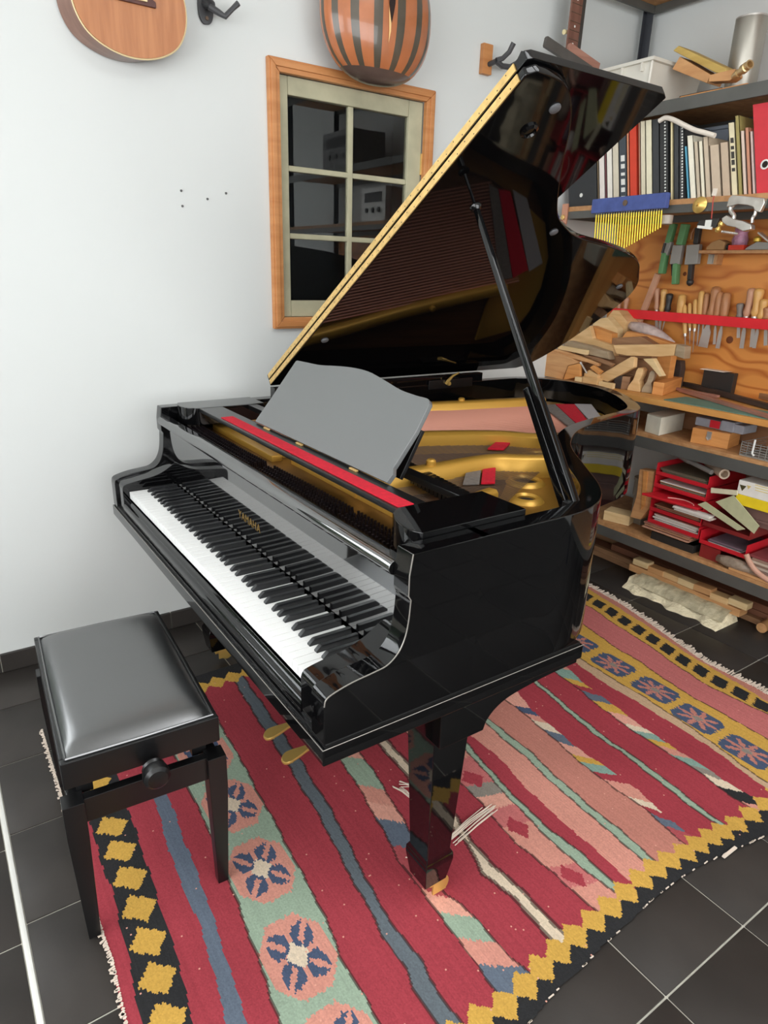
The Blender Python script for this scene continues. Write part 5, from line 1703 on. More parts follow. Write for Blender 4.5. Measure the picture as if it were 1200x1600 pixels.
W_LIGHT = wmat('pale_maple', (228, 190, 138), (208, 166, 112))
W_CREAM = wmat('cream_lime_wood', (234, 206, 158), (216, 184, 132))
W_TAN = wmat('tan_beech', (214, 164, 112), (194, 140, 90))
W_BROWN = wmat('brown_walnut', (160, 120, 86), (134, 96, 66))
W_ORANGE = wmat('orange_pine_block', (222, 158, 92), (198, 130, 66))
W_GREY = wmat('grey_weathered_wood', (170, 150, 122), (146, 126, 100))
W_DARK = wmat('dark_ebony', (74, 62, 56), (54, 44, 40))
W_PINK = wmat('pink_rosewood', (176, 128, 110), (150, 102, 86))


def slab(A, B, dep, h, m, nm, lab, cat, group=None, bev=.002, base=None, top_in=0.0, shape=None, side=1, extra=None):
    """block whose lower front edge runs A -> B (world points); depth away from the viewer, height up"""
    A, B = Vector(A), Vector(B)
    u = (B - A)
    L_ = u.length
    u.normalize()
    bk = Vector((0, 0, 1)).cross(u).normalized() * side
    if bk.dot(Vector((1, .3, 0))) < 0:
        bk = -bk
    n = u.cross(bk)
    if n.z < 0:
        n = -n
    if shape:
        mb = MB().prism([(a * L_, b * h) for a, b in shape], A, u, n, bk, dep)
    else:
        mb = MB().obox(A + u * L_ / 2 + bk * dep / 2 + n * h / 2, (u, bk, n), (L_ / 2, dep / 2, h / 2))
    if extra:
        t = thing(nm, lab, cat, tuple(A), group)
        part('body', mb, m, t, bev)
        extra(t, A, u, bk, n, L_)
        return t
    return solo(nm, mb, m, lab, cat, tuple(A), group, bev)


ZBN = ZS_BEN + .0005


def bpx(a, b, z=ZBN):
    return px(a, b, 'z', z)


G1 = 'offcuts on the workbench'


def grain_mark(t, A, u, bk, n, L_):
    part('chamfer_strip', MB().obox(A + u * L_ / 2 - bk * .0008 + n * .045, (u, bk, n), (L_ / 2 - .01, .001, .004)), W_CREAM, t)


slab(bpx(897, 598.5), bpx(908, 600), .03, .032, W_CREAM, 'wood_offcut', 'tiny cream offcut at the bench edge', 'offcut', G1)
slab(bpx(909, 600), bpx(932, 604), .05, .038, W_LIGHT, 'wood_offcut', 'small pale maple offcut beside the tiny cream one', 'offcut', G1)
slab(bpx(934, 604), bpx(957, 608), .02, .026, W_CREAM, 'wood_offcut', 'white wooden rod at the front edge of the bench', 'offcut', G1)
slab(bpx(958, 606), bpx(969, 608), .05, .062, W_DARK, 'wood_block', 'dark grey cube between the white rod and the brown block', 'wood block', G1)
slab(bpx(969.5, 608), bpx(982, 609.5), .05, .062, W_BROWN, 'wood_block', 'brown cube right of the dark grey cube', 'wood block', G1)
# spokeshave-like carved blocks
cv = [(0, 0), (1, 0), (.92, .28), (.80, .45), (.96, .70), (.98, .90), (.84, 1), (.56, .99), (.46, .86), (.40, .66), (.34, .48), (.18, .34), (.04, .18)]
slab(bpx(979, 610), bpx(1000, 613), .055, .112, W_LIGHT, 'carved_block', 'carved pale block with a waist beside the brown cube', 'wood block', G1, .005, shape=cv)
slab(bpx(1001, 613), bpx(1019, 615), .055, .105, W_GREY, 'carved_block', 'second carved block behind the orange drilled block', 'wood block', G1, .005, shape=cv)


def holes(t, A, u, bk, n, L_):
    for k in (.35, .5, .62):
        part('drilled_hole', MB().lathe([(.006, 0), (.006, .001)], A + u * (L_ * k) + n * .032 - bk * .0005, -bk, 10), M_HOLE, t)


slab(bpx(1018, 616), bpx(1047, 606), .05, .058, W_ORANGE, 'drilled_block', 'orange block with drilled holes at the bench front', 'wood block', G1, extra=holes)
slab(bpx(1043, 603), bpx(1061, 602), .05, .058, W_CREAM, 'notched_block', 'small L-shaped cream block right of the drilled block', 'wood block', G1, shape=[(0, .7), (.1, 1), (1, 1), (1, 0), (.75, 0), (.7, .5), (.3, .7)])
# larger boards stacked behind: outline of the front face at its own distance, with real depth
def r5(a, b):
    return (800 + a / 5.714, 480 + b / 5.714)


def r6(a, b):
    return (940 + a / 4.615, 520 + b / 4.615)


def stack(poly, x_, dep, m, nm, lab, cat, bev=.003, rest=True):
    P_ = [px(a, b, 'x', x_) for a, b in poly]
    P_ = [(q.y, max(q.z, ZBN)) for q in P_]
    if rest:            # the block goes on down to the bench behind what lies in front
        P_ = P_ + [(P_[-1][0], ZBN), (P_[0][0], ZBN)]
    c_ = (sum(q[0] for q in P_) / len(P_))
    return solo(nm, MB().prism(P_, (x_, 0, 0), Y, Zv, X, dep), m, lab, cat, (x_, c_, ZBN), G1, bev)


filler = thing('pile_filler', 'dark brown crate added under the wood pile to support it and darken its gaps', 'filler', (2.48, 1.15, ZBN), G1)  # added body: holds up the boards and fills the dark between them
cy0, cy1, czt = px(1016, 570, 'x', 2.37).y, px(885, 560, 'x', 2.37).y, px(1000, 562, 'x', 2.37).z
part('body', MB().box(2.372, 2.415, cy0, cy1, ZBN, czt), W_BROWN, filler, .003)
part('slat', MB().box(2.368, 2.372, cy0, cy1, ZBN + .02, ZBN + .05), W_BROWN, filler, .001)
ST = [
    (((195, 447), (345, 378), (500, 440), (608, 496), (498, 522), (450, 655), (285, 630)), 2.262, .10, W_TAN, 'wood_block', 'large tan block at the front left of the bench behind the prop stick', 'wood block', 5, 0),
    (((500, 524), (608, 499), (608, 620), (455, 658)), 2.245, .0165, W_ORANGE, 'wood_block', 'orange end-grain face block right of the large tan block', 'wood block', 5, 0),
    (((455, 335), (500, 300), (690, 345), (850, 398), (872, 470), (670, 420)), 2.318, .045, W_GREY, 'board_offcut', 'thick grey-brown board behind the pale lath', 'board', 5, 0),
    (((480, 300), (690, 165), (720, 280), (890, 340), (925, 430), (900, 470)), 2.386, .03, W_LIGHT, 'board_offcut', 'slanting pale board behind the thick grey-brown board', 'board', 5, 0),
    (((700, 270), (702, 165), (890, 235), (885, 320)), 2.42, .05, W_ORANGE, 'wood_block', 'large honey-coloured block in the middle of the wood pile', 'wood block', 5, 1),
    (((715, 160), (740, 108), (850, 90), (940, 190), (932, 300)), 2.472, .05, W_CREAM, 'wood_block', 'cream block behind the large honey-coloured block', 'wood block', 5, 1),
    (((850, 90), (900, 25), (950, 32), (1030, 130), (985, 240)), 2.525, .09, W_LIGHT, 'wood_block', 'pale block standing highest on the pile by the red rail', 'wood block', 5, 1),
    (((72, 78), (75, 38), (285, 26), (378, 82)), 2.425, .045, W_BROWN, 'board_offcut', 'brown board lying behind the wide pale board', 'board', 6, 1),
    (((150, 30), (180, -12), (340, 22), (520, 82)), 2.475, .045, W_ORANGE, 'board_offcut', 'orange-brown board under the grey wrapped bundle', 'board', 6, 1),
    (((82, 88), (535, 82), (520, 165), (420, 172), (180, 165), (105, 150)), 2.322, .045, W_LIGHT, 'board_offcut', 'wide pale board across the middle of the pile', 'board', 6, 0),
    (((540, 82), (602, 100), (592, 190), (525, 165)), 2.322, .05, W_GREY, 'wood_block', 'greyish end block at the right of the wide pale board', 'wood block', 6, 0),
    (((770, 612), (1060, 442), (1092, 455), (1085, 540), (852, 668), (776, 640)), 2.285, .028, W_LIGHT, 'board_offcut', 'pale board leaning up to the right over the small offcuts', 'board', 5, 0),
    (((345, 372), (400, 378), (700, 468), (776, 500), (768, 528), (690, 500), (342, 402)), 2.268, .022, W_TAN, 'stick_offcut', 'long tan stick lying over the large tan block', 'stick', 5, 0),
    (((410, 338), (667, 385), (660, 428), (405, 374)), 2.293, .022, W_CREAM, 'stick_offcut', 'short pale lath above the long tan stick', 'stick', 5, 0),
    (((690, 540), (722, 518), (800, 575), (768, 602)), 2.255, .02, W_ORANGE, 'stick_offcut', 'thin orange splint crossing the small offcuts', 'stick', 5, 0),
    (((625, 428), (760, 452), (905, 508), (880, 532), (760, 482)), 2.262, .02, W_BROWN, 'stick_offcut', 'thin brown splint with a pale end above the leaning board', 'stick', 5, 0),
    (((295, 188), (370, 185), (440, 312), (415, 318), (350, 240)), 2.30, .03, W_CREAM, 'board_offcut', 'thin cream slat sloping down behind the drilled block', 'slat', 6, 0),
    (((645, 590), (690, 560), (760, 600), (760, 640), (640, 640)), 2.262, .05, W_LIGHT, 'wood_offcut', 'wedge-shaped pale offcut behind the small maple offcut', 'offcut', 5, 1),
]
for poly, x_, dep, m, nm, lab, cat, rg, rest in ST:
    stack([(r5 if rg == 5 else r6)(*q) for q in poly], x_, dep, m, nm, lab, cat, rest=bool(rest))
A, B = px(907, 566, 'x', 2.25), px(917, 583, 'x', 2.25)
solo('steel_rod', MB().tube([A, B], .004, 8).lathe([(.006, 0), (.006, .01)], A, (B - A), 8), M_BLADE, 'short bright steel rod between the wood offcuts', 'rod', tuple(B))
M_WRAP = mat('grey_plastic_wrap', rgb(190, 172, 166), .3, noise=(25, .2), bump=(40, .6, .01))
A, B = px(984, 508, 'x', 2.56), px(1052, 537, 'x', 2.56)
solo('wrapped_bundle', MB().tube(smooth_path([tuple(A), tuple(A * .5 + B * .5 + Vector((0, 0, .012))), tuple(B)], 5), [.018, .024, .028, .03, .03, .03, .028, .026, .022, .018, .012], 10)
     .box(2.535, 2.585, B.y + .05, A.y - .04, ZBN, (A.z + B.z) / 2 - .01), M_WRAP, 'bundle wrapped in grey plastic on top of the wood pile', 'bundle', (2.56, A.y, ZBN), angle=80)
stack([r6(*q) for q in ((425, 235), (427, 185), (500, 197), (497, 245))], 2.60, .04, W_BROWN, 'wood_block', 'brown cube beside the end of the wide pale board', 'wood block')
stack([r6(*q) for q in ((505, 245), (506, 196), (570, 202), (572, 262))], 2.60, .04, W_DARK, 'wood_block', 'dark cube right of the brown cube at the back of the bench', 'wood block')
# dark fingerboard blanks lying along the bench
G2 = 'dark strips lying along the bench'
STR = [((1032, 592), (1135, 606), .030, .030, W_DARK, 'black strip at the back left of the dark strips'),
       ((1062, 602), (1200, 640), .028, .022, W_DARK, 'long black strip in the middle of the dark strips'),
       ((1060, 612), (1200, 655), .030, .014, W_PINK, 'long pink-brown strip nearest the green mat'),
       ((1085, 600), (1200, 626), .025, .026, W_BROWN, 'brown strip behind the long black strip'),
       ((1120, 598), (1200, 612), .05, .020, W_TAN, 'pale tan board at the back of the dark strips'),
       ((1042, 607), (1120, 622), .022, .012, W_PINK, 'short pink-brown splint beside the notched block')]
for a, b, dp_, hh, m, lab in STR:
    slab(bpx(*a, ZBN + .0034), bpx(*b, ZBN + .0034), dp_, hh, m, 'wood_strip', lab, 'wood strip', G2)
A, B = bpx(1028, 625), bpx(1198, 659)
mat_y0, mat_y1 = -.35, bpx(1030, 624).y
solo('cutting_mat', MB().box(2.225, 2.39, mat_y0, mat_y1 - .02, ZBN, ZBN + .003), mat('green_cutting_mat', rgb(92, 132, 118), .6, noise=(12, .1)),
     'green cutting mat lying along the front of the bench', 'mat', (2.3, .4, ZBN))
pA, pB = px(1098, 585, 'x', 2.63), px(1146, 590, 'x', 2.63)
zbx = px(1110, 579, 'x', 2.63).z
bx_ = thing('black_box', 'small black box with a white lid standing against the plywood', 'box', (2.63, pA.y, ZBN))
part('case', MB().box(2.632, 2.668, pB.y, pA.y, ZBN, zbx), M_HNDB, bx_, .003)
part('lid', MB().prism([(pA.y + .02, zbx), (pB.y + .05, zbx), (pB.y + .03, zbx + .004), (pA.y + .01, zbx + .004)], (2.625, 0, 0), Y, Zv, X, .045), cmat(226, 218, 204), bx_, .001)

# ------------------------------------------------------------------ middle shelf
ZM = ZS_MID + .0005


def sy(a, b, x_):
    return px(a, b, 'x', x_).y


xw = 2.235
p0, p1, p2 = px(1007, 674, 'z', ZM), px(1029, 681, 'z', ZM), px(1066, 672, 'z', ZM)
wbx = thing('white_box', 'white cardboard box on the middle shelf behind the piano tail', 'box', tuple(p1))
hh = px(1029, 652, 'x', p1.x).z - ZM
u1, u2 = (p0 - p1), (p2 - p1)
vs = [p1, p0, p0 + u2, p2]
cb = MB().add([*vs, *[q + Vector((0, 0, hh)) for q in vs]], [(3, 2, 1, 0), (4, 5, 6, 7), (0, 1, 5, 4), (1, 2, 6, 5), (2, 3, 7, 6), (3, 0, 4, 7)])
part('carton', cb, cmat(226, 222, 204), wbx, .002)
part('lid_flap', MB().add([q + Vector((0, 0, hh + .0005)) for q in (vs[0] * .98 + vs[2] * .02, vs[1] * .98 + vs[2] * .02, vs[2], vs[3] * .98 + vs[1] * .02)] + [q + Vector((0, 0, hh + .002)) for q in vs],
     [(0, 1, 2, 3), (4, 5, 6, 7), (0, 1, 5, 4), (1, 2, 6, 5), (2, 3, 7, 6), (3, 0, 4, 7)]), cmat(232, 228, 210), wbx)
wb_ = thing('wooden_box', 'small orange wooden box with a metal clasp on the middle shelf', 'box', tuple(px(1110, 700, 'z', ZM)))
p0, p1, p2 = px(1078, 691, 'z', ZM), px(1136, 702, 'z', ZM), px(1154, 695, 'z', ZM)
hh = .066
u2 = (p2 - p1)
vs = [p1, p0, p0 + u2, p2]
part('case', MB().add([*vs, *[q + Vector((0, 0, hh)) for q in vs]], [(3, 2, 1, 0), (4, 5, 6, 7), (0, 1, 5, 4), (1, 2, 6, 5), (2, 3, 7, 6), (3, 0, 4, 7)]), W_ORANGE, wb_, .002)
c_ = (p0 * .52 + p1 * .48)
nrm = Vector((-1, -.15, 0)).normalized()
part('clasp', MB().obox(c_ + nrm * .003 + Vector((0, 0, .045)), ((0, 1, 0), nrm, Zv), (.010, .003, .016)).tube([c_ + nrm * .006 + Vector((0, -.01, .034)), c_ + nrm * .010 + Vector((0, 0, .026)), c_ + nrm * .006 + Vector((0, .01, .034))], .003, 6), M_BLADE, wb_)
cp = thing('clear_package', 'clear plastic package with a red label on the orange wooden box', 'package', tuple(px(1105, 680, 'z', ZM + .067)))
pA, pB = px(1084, 678, 'x', 2.30), px(1160, 690, 'x', 2.30)
M_CLEAR = mat('cloudy_plastic', rgb(196, 198, 206), .25, trans=.4, noise=(30, .1))
part('bag', MB().box(2.29, 2.40, pB.y, pA.y, ZM + .067, ZM + .105).box(2.285, 2.41, pB.y + .04, pB.y + .1, ZM + .067, ZM + .112), M_CLEAR, cp, .006)
pr_ = px(1116, 669, 'x', 2.288)
part('label', MB().box(2.286, 2.2895, pr_.y - .022, pr_.y + .022, ZM + .072, ZM + .104), cmat(204, 30, 44), cp, label='red label')
ms = thing('mesh_tray', 'grey wire mesh tray at the right of the middle shelf', 'tray', tuple(px(1180, 705, 'z', ZM)))
yy0, yy1 = -.2, sy(1158, 700, 2.225)
mm = MB()
mm.box(2.222, 2.42, yy0, yy1, ZM, ZM + .003)
for k in range(26):
    yy = yy1 - (yy1 - yy0) * k / 25
    mm.box(2.222, 2.224, yy - .001, yy + .001, ZM, ZM + .06)
for k in range(6):
    mm.box(2.222, 2.224, yy0, yy1, ZM + .01 * k + .004, ZM + .01 * k + .006)
    mm.box(2.222, 2.42, yy1 - .002, yy1, ZM + .01 * k + .004, ZM + .01 * k + .006)
part('mesh', mm, M_GRYT, ms)
pk = px(1180, 690, 'x', 2.22)
part('white_hook', MB().tube([(2.218, pk.y, ZM + .075), (2.216, pk.y, ZM + .02), (2.214, pk.y - .01, ZM + .012)], .004, 6), M_WHITEPR, ms)
solo('storage_carton', MB().box(2.48, 2.64, .45, .95, ZM, ZM + .085).box(2.475, 2.48, .45, .95, ZM + .06, ZM + .09), cmat(150, 106, 72),
     'brown cardboard carton deep on the middle shelf behind the white box', 'carton', (2.5, sy(1050, 672, 2.36), ZM), bevel=.002)

# ------------------------------------------------------------------ bottom shelf
ZL = ZS_BOT + .0005
lw = thing('upright_wood_block', 'pale upright wooden blocks on the bottom shelf under the piano tail', 'wood block', tuple(px(1000, 800, 'x', 2.24)))
p0, p1 = px(988, 806, 'x', 2.24), px(1012, 800, 'x', 2.24)
zz0, zz1 = ZL, px(1005, 735, 'x', 2.24).z
part('tall_block', MB().prism([(px(*q, 'x', 2.24).y, max(px(*q, 'x', 2.24).z, ZL)) for q in ((999, 733), (1022, 737), (1016, 792), (1000, 812), (984, 808), (994, 775))], (2.24, 0, 0), Y, Zv, X, .05), W_TAN, lw, .004)
part('front_strip', MB().prism([(px(*q, 'x', 2.234).y, px(*q, 'x', 2.234).z) for q in ((1005, 736), (1012, 737), (1007, 790), (1001, 797))], (2.234, 0, 0), Y, Zv, X, .006), W_ORANGE, lw, .001)
pA, pB = px(942, 812, 'z', ZL), px(982, 822, 'z', ZL)
slab(pA, pB, .09, .05, W_CREAM, 'wood_block', 'cream flat block on the bottom shelf beside the tall pale block', 'wood block', None)
solo('grey_tin', MB().lathe([(.05, 0), (.05, .07), (.053, .072), (.053, .085), (.045, .088)], px(1010, 742, 'x', 2.36) - Vector((0, 0, .10)), Zv, 24).box(2.33, 2.39, sy(1010, 742, 2.36) - .03, sy(1010, 742, 2.36) + .03, ZL, px(1010, 742, 'x', 2.36).z - .098),
     cmat(140, 130, 116), 'grey tin behind the tall pale block on the bottom shelf', 'tin', (2.36, sy(1010, 742, 2.36), ZL))

M_REDP = mat('red_plastic_tray', rgb(204, 34, 46), .35, ior=1.5)
M_REDP2 = mat('smoky_red_plastic', rgb(150, 46, 46), .3, trans=.2)


def letter_tray(pl_, pr_, z, dep, m, nm, lab, tilt=0.0, h=.055, g='red letter trays on the bottom shelf'):
    """open letter tray: px-plane left/right y, base height z"""
    t = thing(nm, lab, 'letter tray', (2.25, (pl_ + pr_) / 2, z), g)
    xx0, xx1 = 2.225, 2.225 + dep
    b = MB().box(xx0, xx1, pr_, pl_, z, z + .003)
    b.box(xx0, xx1, pl_ - .003, pl_, z + .003, z + h).box(xx0, xx1, pr_, pr_ + .003, z + .003, z + h).box(xx1 - .003, xx1, pr_ + .003, pl_ - .003, z + .003, z + h)
    b.box(xx0, xx0 + .003, pr_ + .003, pl_ - .003, z + .003, z + .018)
    part('tray', b, m, t, .001)
    return t


TZ = [ZL + .075, ZL + .133, ZL + .191, ZL + .249, ZL + .307]
labs = ['lowest red letter tray of the left stack full of white envelopes', 'second red letter tray of the left stack with brown card',
        'third red letter tray of the left stack holding a red folder', 'fourth red letter tray of the left stack with orange paper',
        'topmost red letter tray of the left stack with dark papers']
ytl, ytr = sy(1014, 800, 2.225), sy(1092, 832, 2.225)
for z, lab in zip(TZ, labs):
    letter_tray(ytl, ytr, z, .30, M_REDP, 'letter_tray', lab)


def sheets(y_l, y_r, z, n, cols, nm, lab, x_=2.232, dep=.22, th=.003, jit=.01, cat='papers'):
    t = thing(nm, lab, cat, (x_, (y_l + y_r) / 2, z))
    rr = random.Random(hash(lab) % 1000 if False else len(lab) * 7)
    for k in range(n):
        a = rr.uniform(-jit, jit)
        part('sheet', MB().box(x_ + rr.uniform(0, .012), x_ + dep, y_r + a + .006, y_l + a - .006, z + k * th + .0002, z + (k + 1) * th - .0004), cols[k % len(cols)], t)
    return t


WH, IV, BR, OR = cmat(232, 228, 220), cmat(214, 204, 190), cmat(176, 128, 96), cmat(216, 158, 84)
PKB = cmat(150, 92, 80)
sheets(ytl - .012, ytr + .012, TZ[0] + .0035, 8, (WH, IV, WH, PKB), 'envelopes', 'stack of white envelopes in the lowest red tray', th=.0055)
sheets(ytl - .012, ytr + .012, TZ[1] + .0035, 5, (BR, PKB), 'brown_cards', 'brown cards in the second red tray', th=.006)
sheets(ytl - .012, ytr + .012, TZ[3] + .0035, 6, (OR, WH, OR, cmat(120, 110, 100)), 'orange_papers', 'orange and white papers in the fourth red tray', th=.005)
sheets(ytl - .012, ytr + .012, TZ[4] + .0035, 5, (cmat(104, 92, 74), cmat(140, 128, 110)), 'dark_papers', 'dark crumpled papers in the topmost red tray', th=.006)
# red folder sticking out, white papers
A = [px(1013, 770, 'x', 2.20), px(1050, 752, 'x', 2.20), px(1100, 774, 'x', 2.20), px(1050, 783, 'x', 2.20)]
fz = TZ[2] + .0215
fo = thing('red_folder', 'red folder with a white ring sticking out of the third tray', 'folder', (2.2, A[0].y, fz))
part('cover', MB().prism([(2.160, ytl + .012), (2.215, ytl - .008), (2.36, ytl - .012), (2.36, ytr + .012), (2.19, ytr + .008)], (0, 0, fz), X, Y, Zv, .012), M_REDP, fo, .003)
part('ring_mark', MB().tube(smooth_path([(2.20, A[0].y - .10, fz + .0125), (2.225, A[0].y - .13, fz + .0125), (2.235, A[0].y - .17, fz + .0125), (2.22, A[0].y - .21, fz + .0125), (2.205, A[0].y - .225, fz + .0125)], 4), .0025, 6), cmat(226, 170, 160), fo)
sheets(sy(1050, 780, 2.2), sy(1112, 790, 2.2), TZ[2] - .006, 4, (WH, IV, WH), 'loose_letters', 'loose white letters poking out below the red folder', x_=2.175, dep=.045, th=.005, jit=.03)
# papers and black tray below the stack
sheets(sy(1003, 815, 2.215), sy(1080, 830, 2.215), ZL + .040, 6, (BR, cmat(196, 150, 124), PKB), 'brown_envelopes', 'pink-brown envelopes under the left tray stack', x_=2.214, dep=.3, th=.006, jit=.012)
solo('black_tray', MB().box(2.225, 2.52, ytr + .01, ytl - .03, ZL, ZL + .004).box(2.225, 2.23, ytr + .01, ytl - .03, ZL + .004, ZL + .036).box(2.515, 2.52, ytr + .01, ytl - .03, ZL + .004, ZL + .036)
     .box(2.23, 2.515, ytr + .01, ytr + .015, ZL + .004, ZL + .036).box(2.23, 2.515, ytl - .035, ytl - .03, ZL + .004, ZL + .036), M_HNDB, 'flat black tray at the foot of the left tray stack', 'tray', (2.3, (ytl + ytr) / 2, ZL), bevel=.001)
# right stack of trays
yrl, yrr = ytr + .012, sy(1169, 850, 2.225)
letter_tray(yrl - .02, yrr, ZL + .062, .30, M_REDP, 'letter_tray', 'bright red letter tray at the front of the right stack', h=.06)
letter_tray(yrl - .02, yrr, ZL + .145, .30, M_REDP2, 'letter_tray', 'smoky red letter tray upper in the right stack', h=.05)
solo('letter_tray', MB().box(2.23, 2.50, yrl - .12, yrl - .03, ZL, ZL + .004).box(2.23, 2.235, yrl - .12, yrl - .03, ZL + .004, ZL + .058).box(2.495, 2.50, yrl - .12, yrl - .03, ZL + .004, ZL + .058), M_REDP2, 'smoky red tray lying lowest under the right stack', 'letter tray', (2.3, yrl - .07, ZL), 'red letter trays on the bottom shelf')
sheets(yrl - .05, yrr + .02, ZL + .0665, 4, (cmat(120, 100, 110), WH, cmat(96, 86, 90)), 'grey_leaflets', 'grey leaflets in the bright red tray', th=.006, x_=2.235)
# pale green boards standing aslant
M_GBOARD = mat('pale_olive_card', rgb(186, 186, 148), .7, noise=(40, .06))
gb = [px(1123, 783, 'x', 2.20), px(1144, 774, 'x', 2.20), px(1188, 824, 'x', 2.20), px(1179, 835, 'x', 2.20)]
solo('olive_card', MB().prism([(q.y, q.z) for q in (px(1118, 784, 'x', 2.205), px(1146, 774, 'x', 2.205), px(1186, 822, 'x', 2.205), px(1178, 834, 'x', 2.205))], (2.205, 0, 0), Y, Zv, Vector((1, 0, .0)), .004), M_GBOARD,
     'large pale olive card leaning across the right tray stack', 'card', tuple(gb[3]))
solo('olive_card', MB().prism([(q.y, q.z) for q in (px(1090, 788, 'x', 2.197), px(1102, 784, 'x', 2.197), px(1164, 827, 'x', 2.197), px(1152, 829, 'x', 2.197))], (2.197, 0, 0), Y, Zv, X, .004), M_GBOARD,
     'narrow pale olive card leaning in front of the trays', 'card', tuple(px(1152, 829, 'x', 2.197)))
# white and yellow carton with triangle marks
yc0, yc1 = sy(1151, 770, 2.215), sy(1151, 770, 2.215) - .26
zc0, zc1, zcm = px(1153, 788, 'x', 2.215).z, px(1151, 748, 'x', 2.215).z, px(1152, 771, 'x', 2.215).z
yc = thing('yellow_white_box', 'white and yellow carton with a triangle mark at the right edge', 'carton', (2.3, (yc0 + yc1) / 2, zc0))
part('yellow_half', MB().box(2.215, 2.40, yc1, yc0, zc0, zcm), cmat(236, 206, 30), yc, .002)
part('white_half', MB().box(2.2145, 2.4005, yc1, yc0 + .0005, zcm, zc1), cmat(232, 228, 220), yc, .002)
for k, (a, c) in enumerate((((1156, 757), (70, 62, 30)), ((1167, 758), (214, 190, 120)))):
    q = px(*a, 'x', 2.214)
    part('triangle_mark', MB().prism([(q.y, q.z), (q.y - .028 + .010 * k, q.z), (q.y - .014 + .005 * k, q.z - .024 + .008 * k)], (2.2135, 0, 0), Y, Zv, X, .001), cmat(*c), yc)
for k in range(3):
    q = px(1180, 757 + k * 4, 'x', 2.214)
    part('print_line', MB().box(2.2135, 2.2145, q.y - .12, q.y, q.z - .003, q.z), cmat(226, 206, 130), yc)
solo('carton_support', MB().box(2.25, 2.45, yc1, yc0 - .03, zc0 - .05, zc0 - .001).box(2.26, 2.44, yc1 + .02, yc0 - .06, ZL + .2, zc0 - .05).box(2.245, 2.455, yc1 - .005, yc0 - .025, zc0 - .06, zc0 - .05), cmat(126, 96, 88), 'dull brown carton under the white and yellow carton', 'carton', (2.35, (yc0 + yc1) / 2, ZL + .2), bevel=.002)
a, b = px(1112, 766, 'x', 2.20), px(1152, 770, 'x', 2.20)
solo('ruler', MB().obox((a + b) / 2, ((b - a).normalized(), X, (b - a).normalized().cross(Vector(X))), ((b - a).length / 2, .004, .010)).obox(a + (b - a) * .02, ((b - a).normalized(), X, (b - a).normalized().cross(Vector(X))), (.003, .005, .011)), cmat(214, 206, 176), 'short cream ruler poking out left of the yellow carton', 'ruler', tuple(a))
# tubes and rods on top of the trays
zt0 = TZ[4] + .0605
a, b = px(1040, 702, 'x', 2.35), px(1112, 738, 'x', 2.245)
solo('grey_tube', MB().tube([a, b], .011, 12).lathe([(.013, 0), (.013, .03)], a * .55 + b * .45, (b - a), 12), cmat(150, 146, 140), 'thin grey tube lying diagonally on the left tray stack', 'tube', tuple(b))
a, b = px(1108, 722, 'x', 2.36), px(1132, 741, 'x', 2.235)
dd = (b - a).normalized()
solo('cardboard_tube', MB().lathe([(.022, 0), (.022, (b - a).length), (.015, (b - a).length), (.015, (b - a).length - .05)], a, dd, 20).lathe([(.0152, 0), (.0152, .001)], b - dd * .05, dd, 16), cmat(206, 184, 160), 'beige cardboard tube with an open end on the tray stacks', 'tube', tuple(b), angle=50)
solo('brown_carton', MB().box(2.535, 2.645, -.1, .62, ZL, ZL + .36).box(2.532, 2.648, -.103, .623, ZL + .345, ZL + .362), cmat(156, 116, 98), 'pinkish brown carton deep behind the cardboard tube', 'carton', (2.59, .26, ZL), bevel=.002)
# front clutter at the right: clear bag, hose, magazines
M_BAG = mat('cloudy_bag', rgb(176, 156, 136), .35, trans=.25, noise=(30, .25), bump=(45, .6, .01))
pc_ = px(1155, 880, 'x', 2.25)
a, b = px(1122, 868, 'x', 2.225), px(1178, 888, 'x', 2.225)
a.z, b.z = ZL + .026, ZL + .026
solo('clear_bag', MB().tube([a, a * .7 + b * .3, a * .3 + b * .7, b], [.016, .025, .024, .014], 12), M_BAG, 'crumpled clear plastic bag at the front of the bottom shelf', 'bag', tuple(a), angle=80)
hs = [px(q[0], q[1], 'x', 2.205) for q in ((1166, 866), (1172, 880), (1182, 893), (1196, 904), (1215, 914))]
solo('pink_hose', MB().tube(smooth_path([tuple(q) for q in hs], 4), .011, 10), cmat(196, 150, 128), 'pinkish hose curling over the front of the bottom shelf', 'hose', tuple(hs[0]))
mg = thing('magazine_pile', 'pile of brown and yellow magazines at the right edge of the bottom shelf', 'magazines', (2.3, sy(1195, 860, 2.215), ZL))
y_l = sy(1173, 858, 2.213)
for k in range(9):
    part('magazine', MB().box(2.213 + .003 * (k % 3), 2.42, y_l - .35, y_l - .004 * (k % 4) - .02 * (k == 0), ZL + .0105 * k, ZL + .0105 * k + .0095),
         [cmat(226, 206, 60), cmat(150, 124, 104), cmat(190, 176, 160), cmat(128, 104, 92), cmat(176, 160, 146), cmat(140, 116, 100), cmat(186, 170, 152), cmat(150, 120, 104), cmat(132, 60, 62)][k], mg)
a, b = px(1140, 893, 'x', 2.205), px(1200, 926, 'x', 2.205)
slab(Vector((2.204, sy(1138, 888, 2.204), ZL)), Vector((2.204, sy(1215, 915, 2.204), ZL)), .012, .012, W_TAN, 'wood_strip', 'pale wooden strip on the front edge of the bottom shelf', 'wood strip')

# ------------------------------------------------------------------ on the floor under the shelving
M_PAPER = mat('crumpled_packing_paper', rgb(232, 218, 184), .7, noise=(14, .15), bump=(25, .8, .02))
M_FILM = mat('clear_film', rgb(190, 178, 148), .25, noise=(20, .3), bump=(35, .7, .012))
pk_ = thing('timber_bundle', 'bundle of pale timber wrapped in paper and clear film on the floor', 'bundle', (2.25, .6, 0))
fx, fy0, fy1 = 2.175, .835, .345


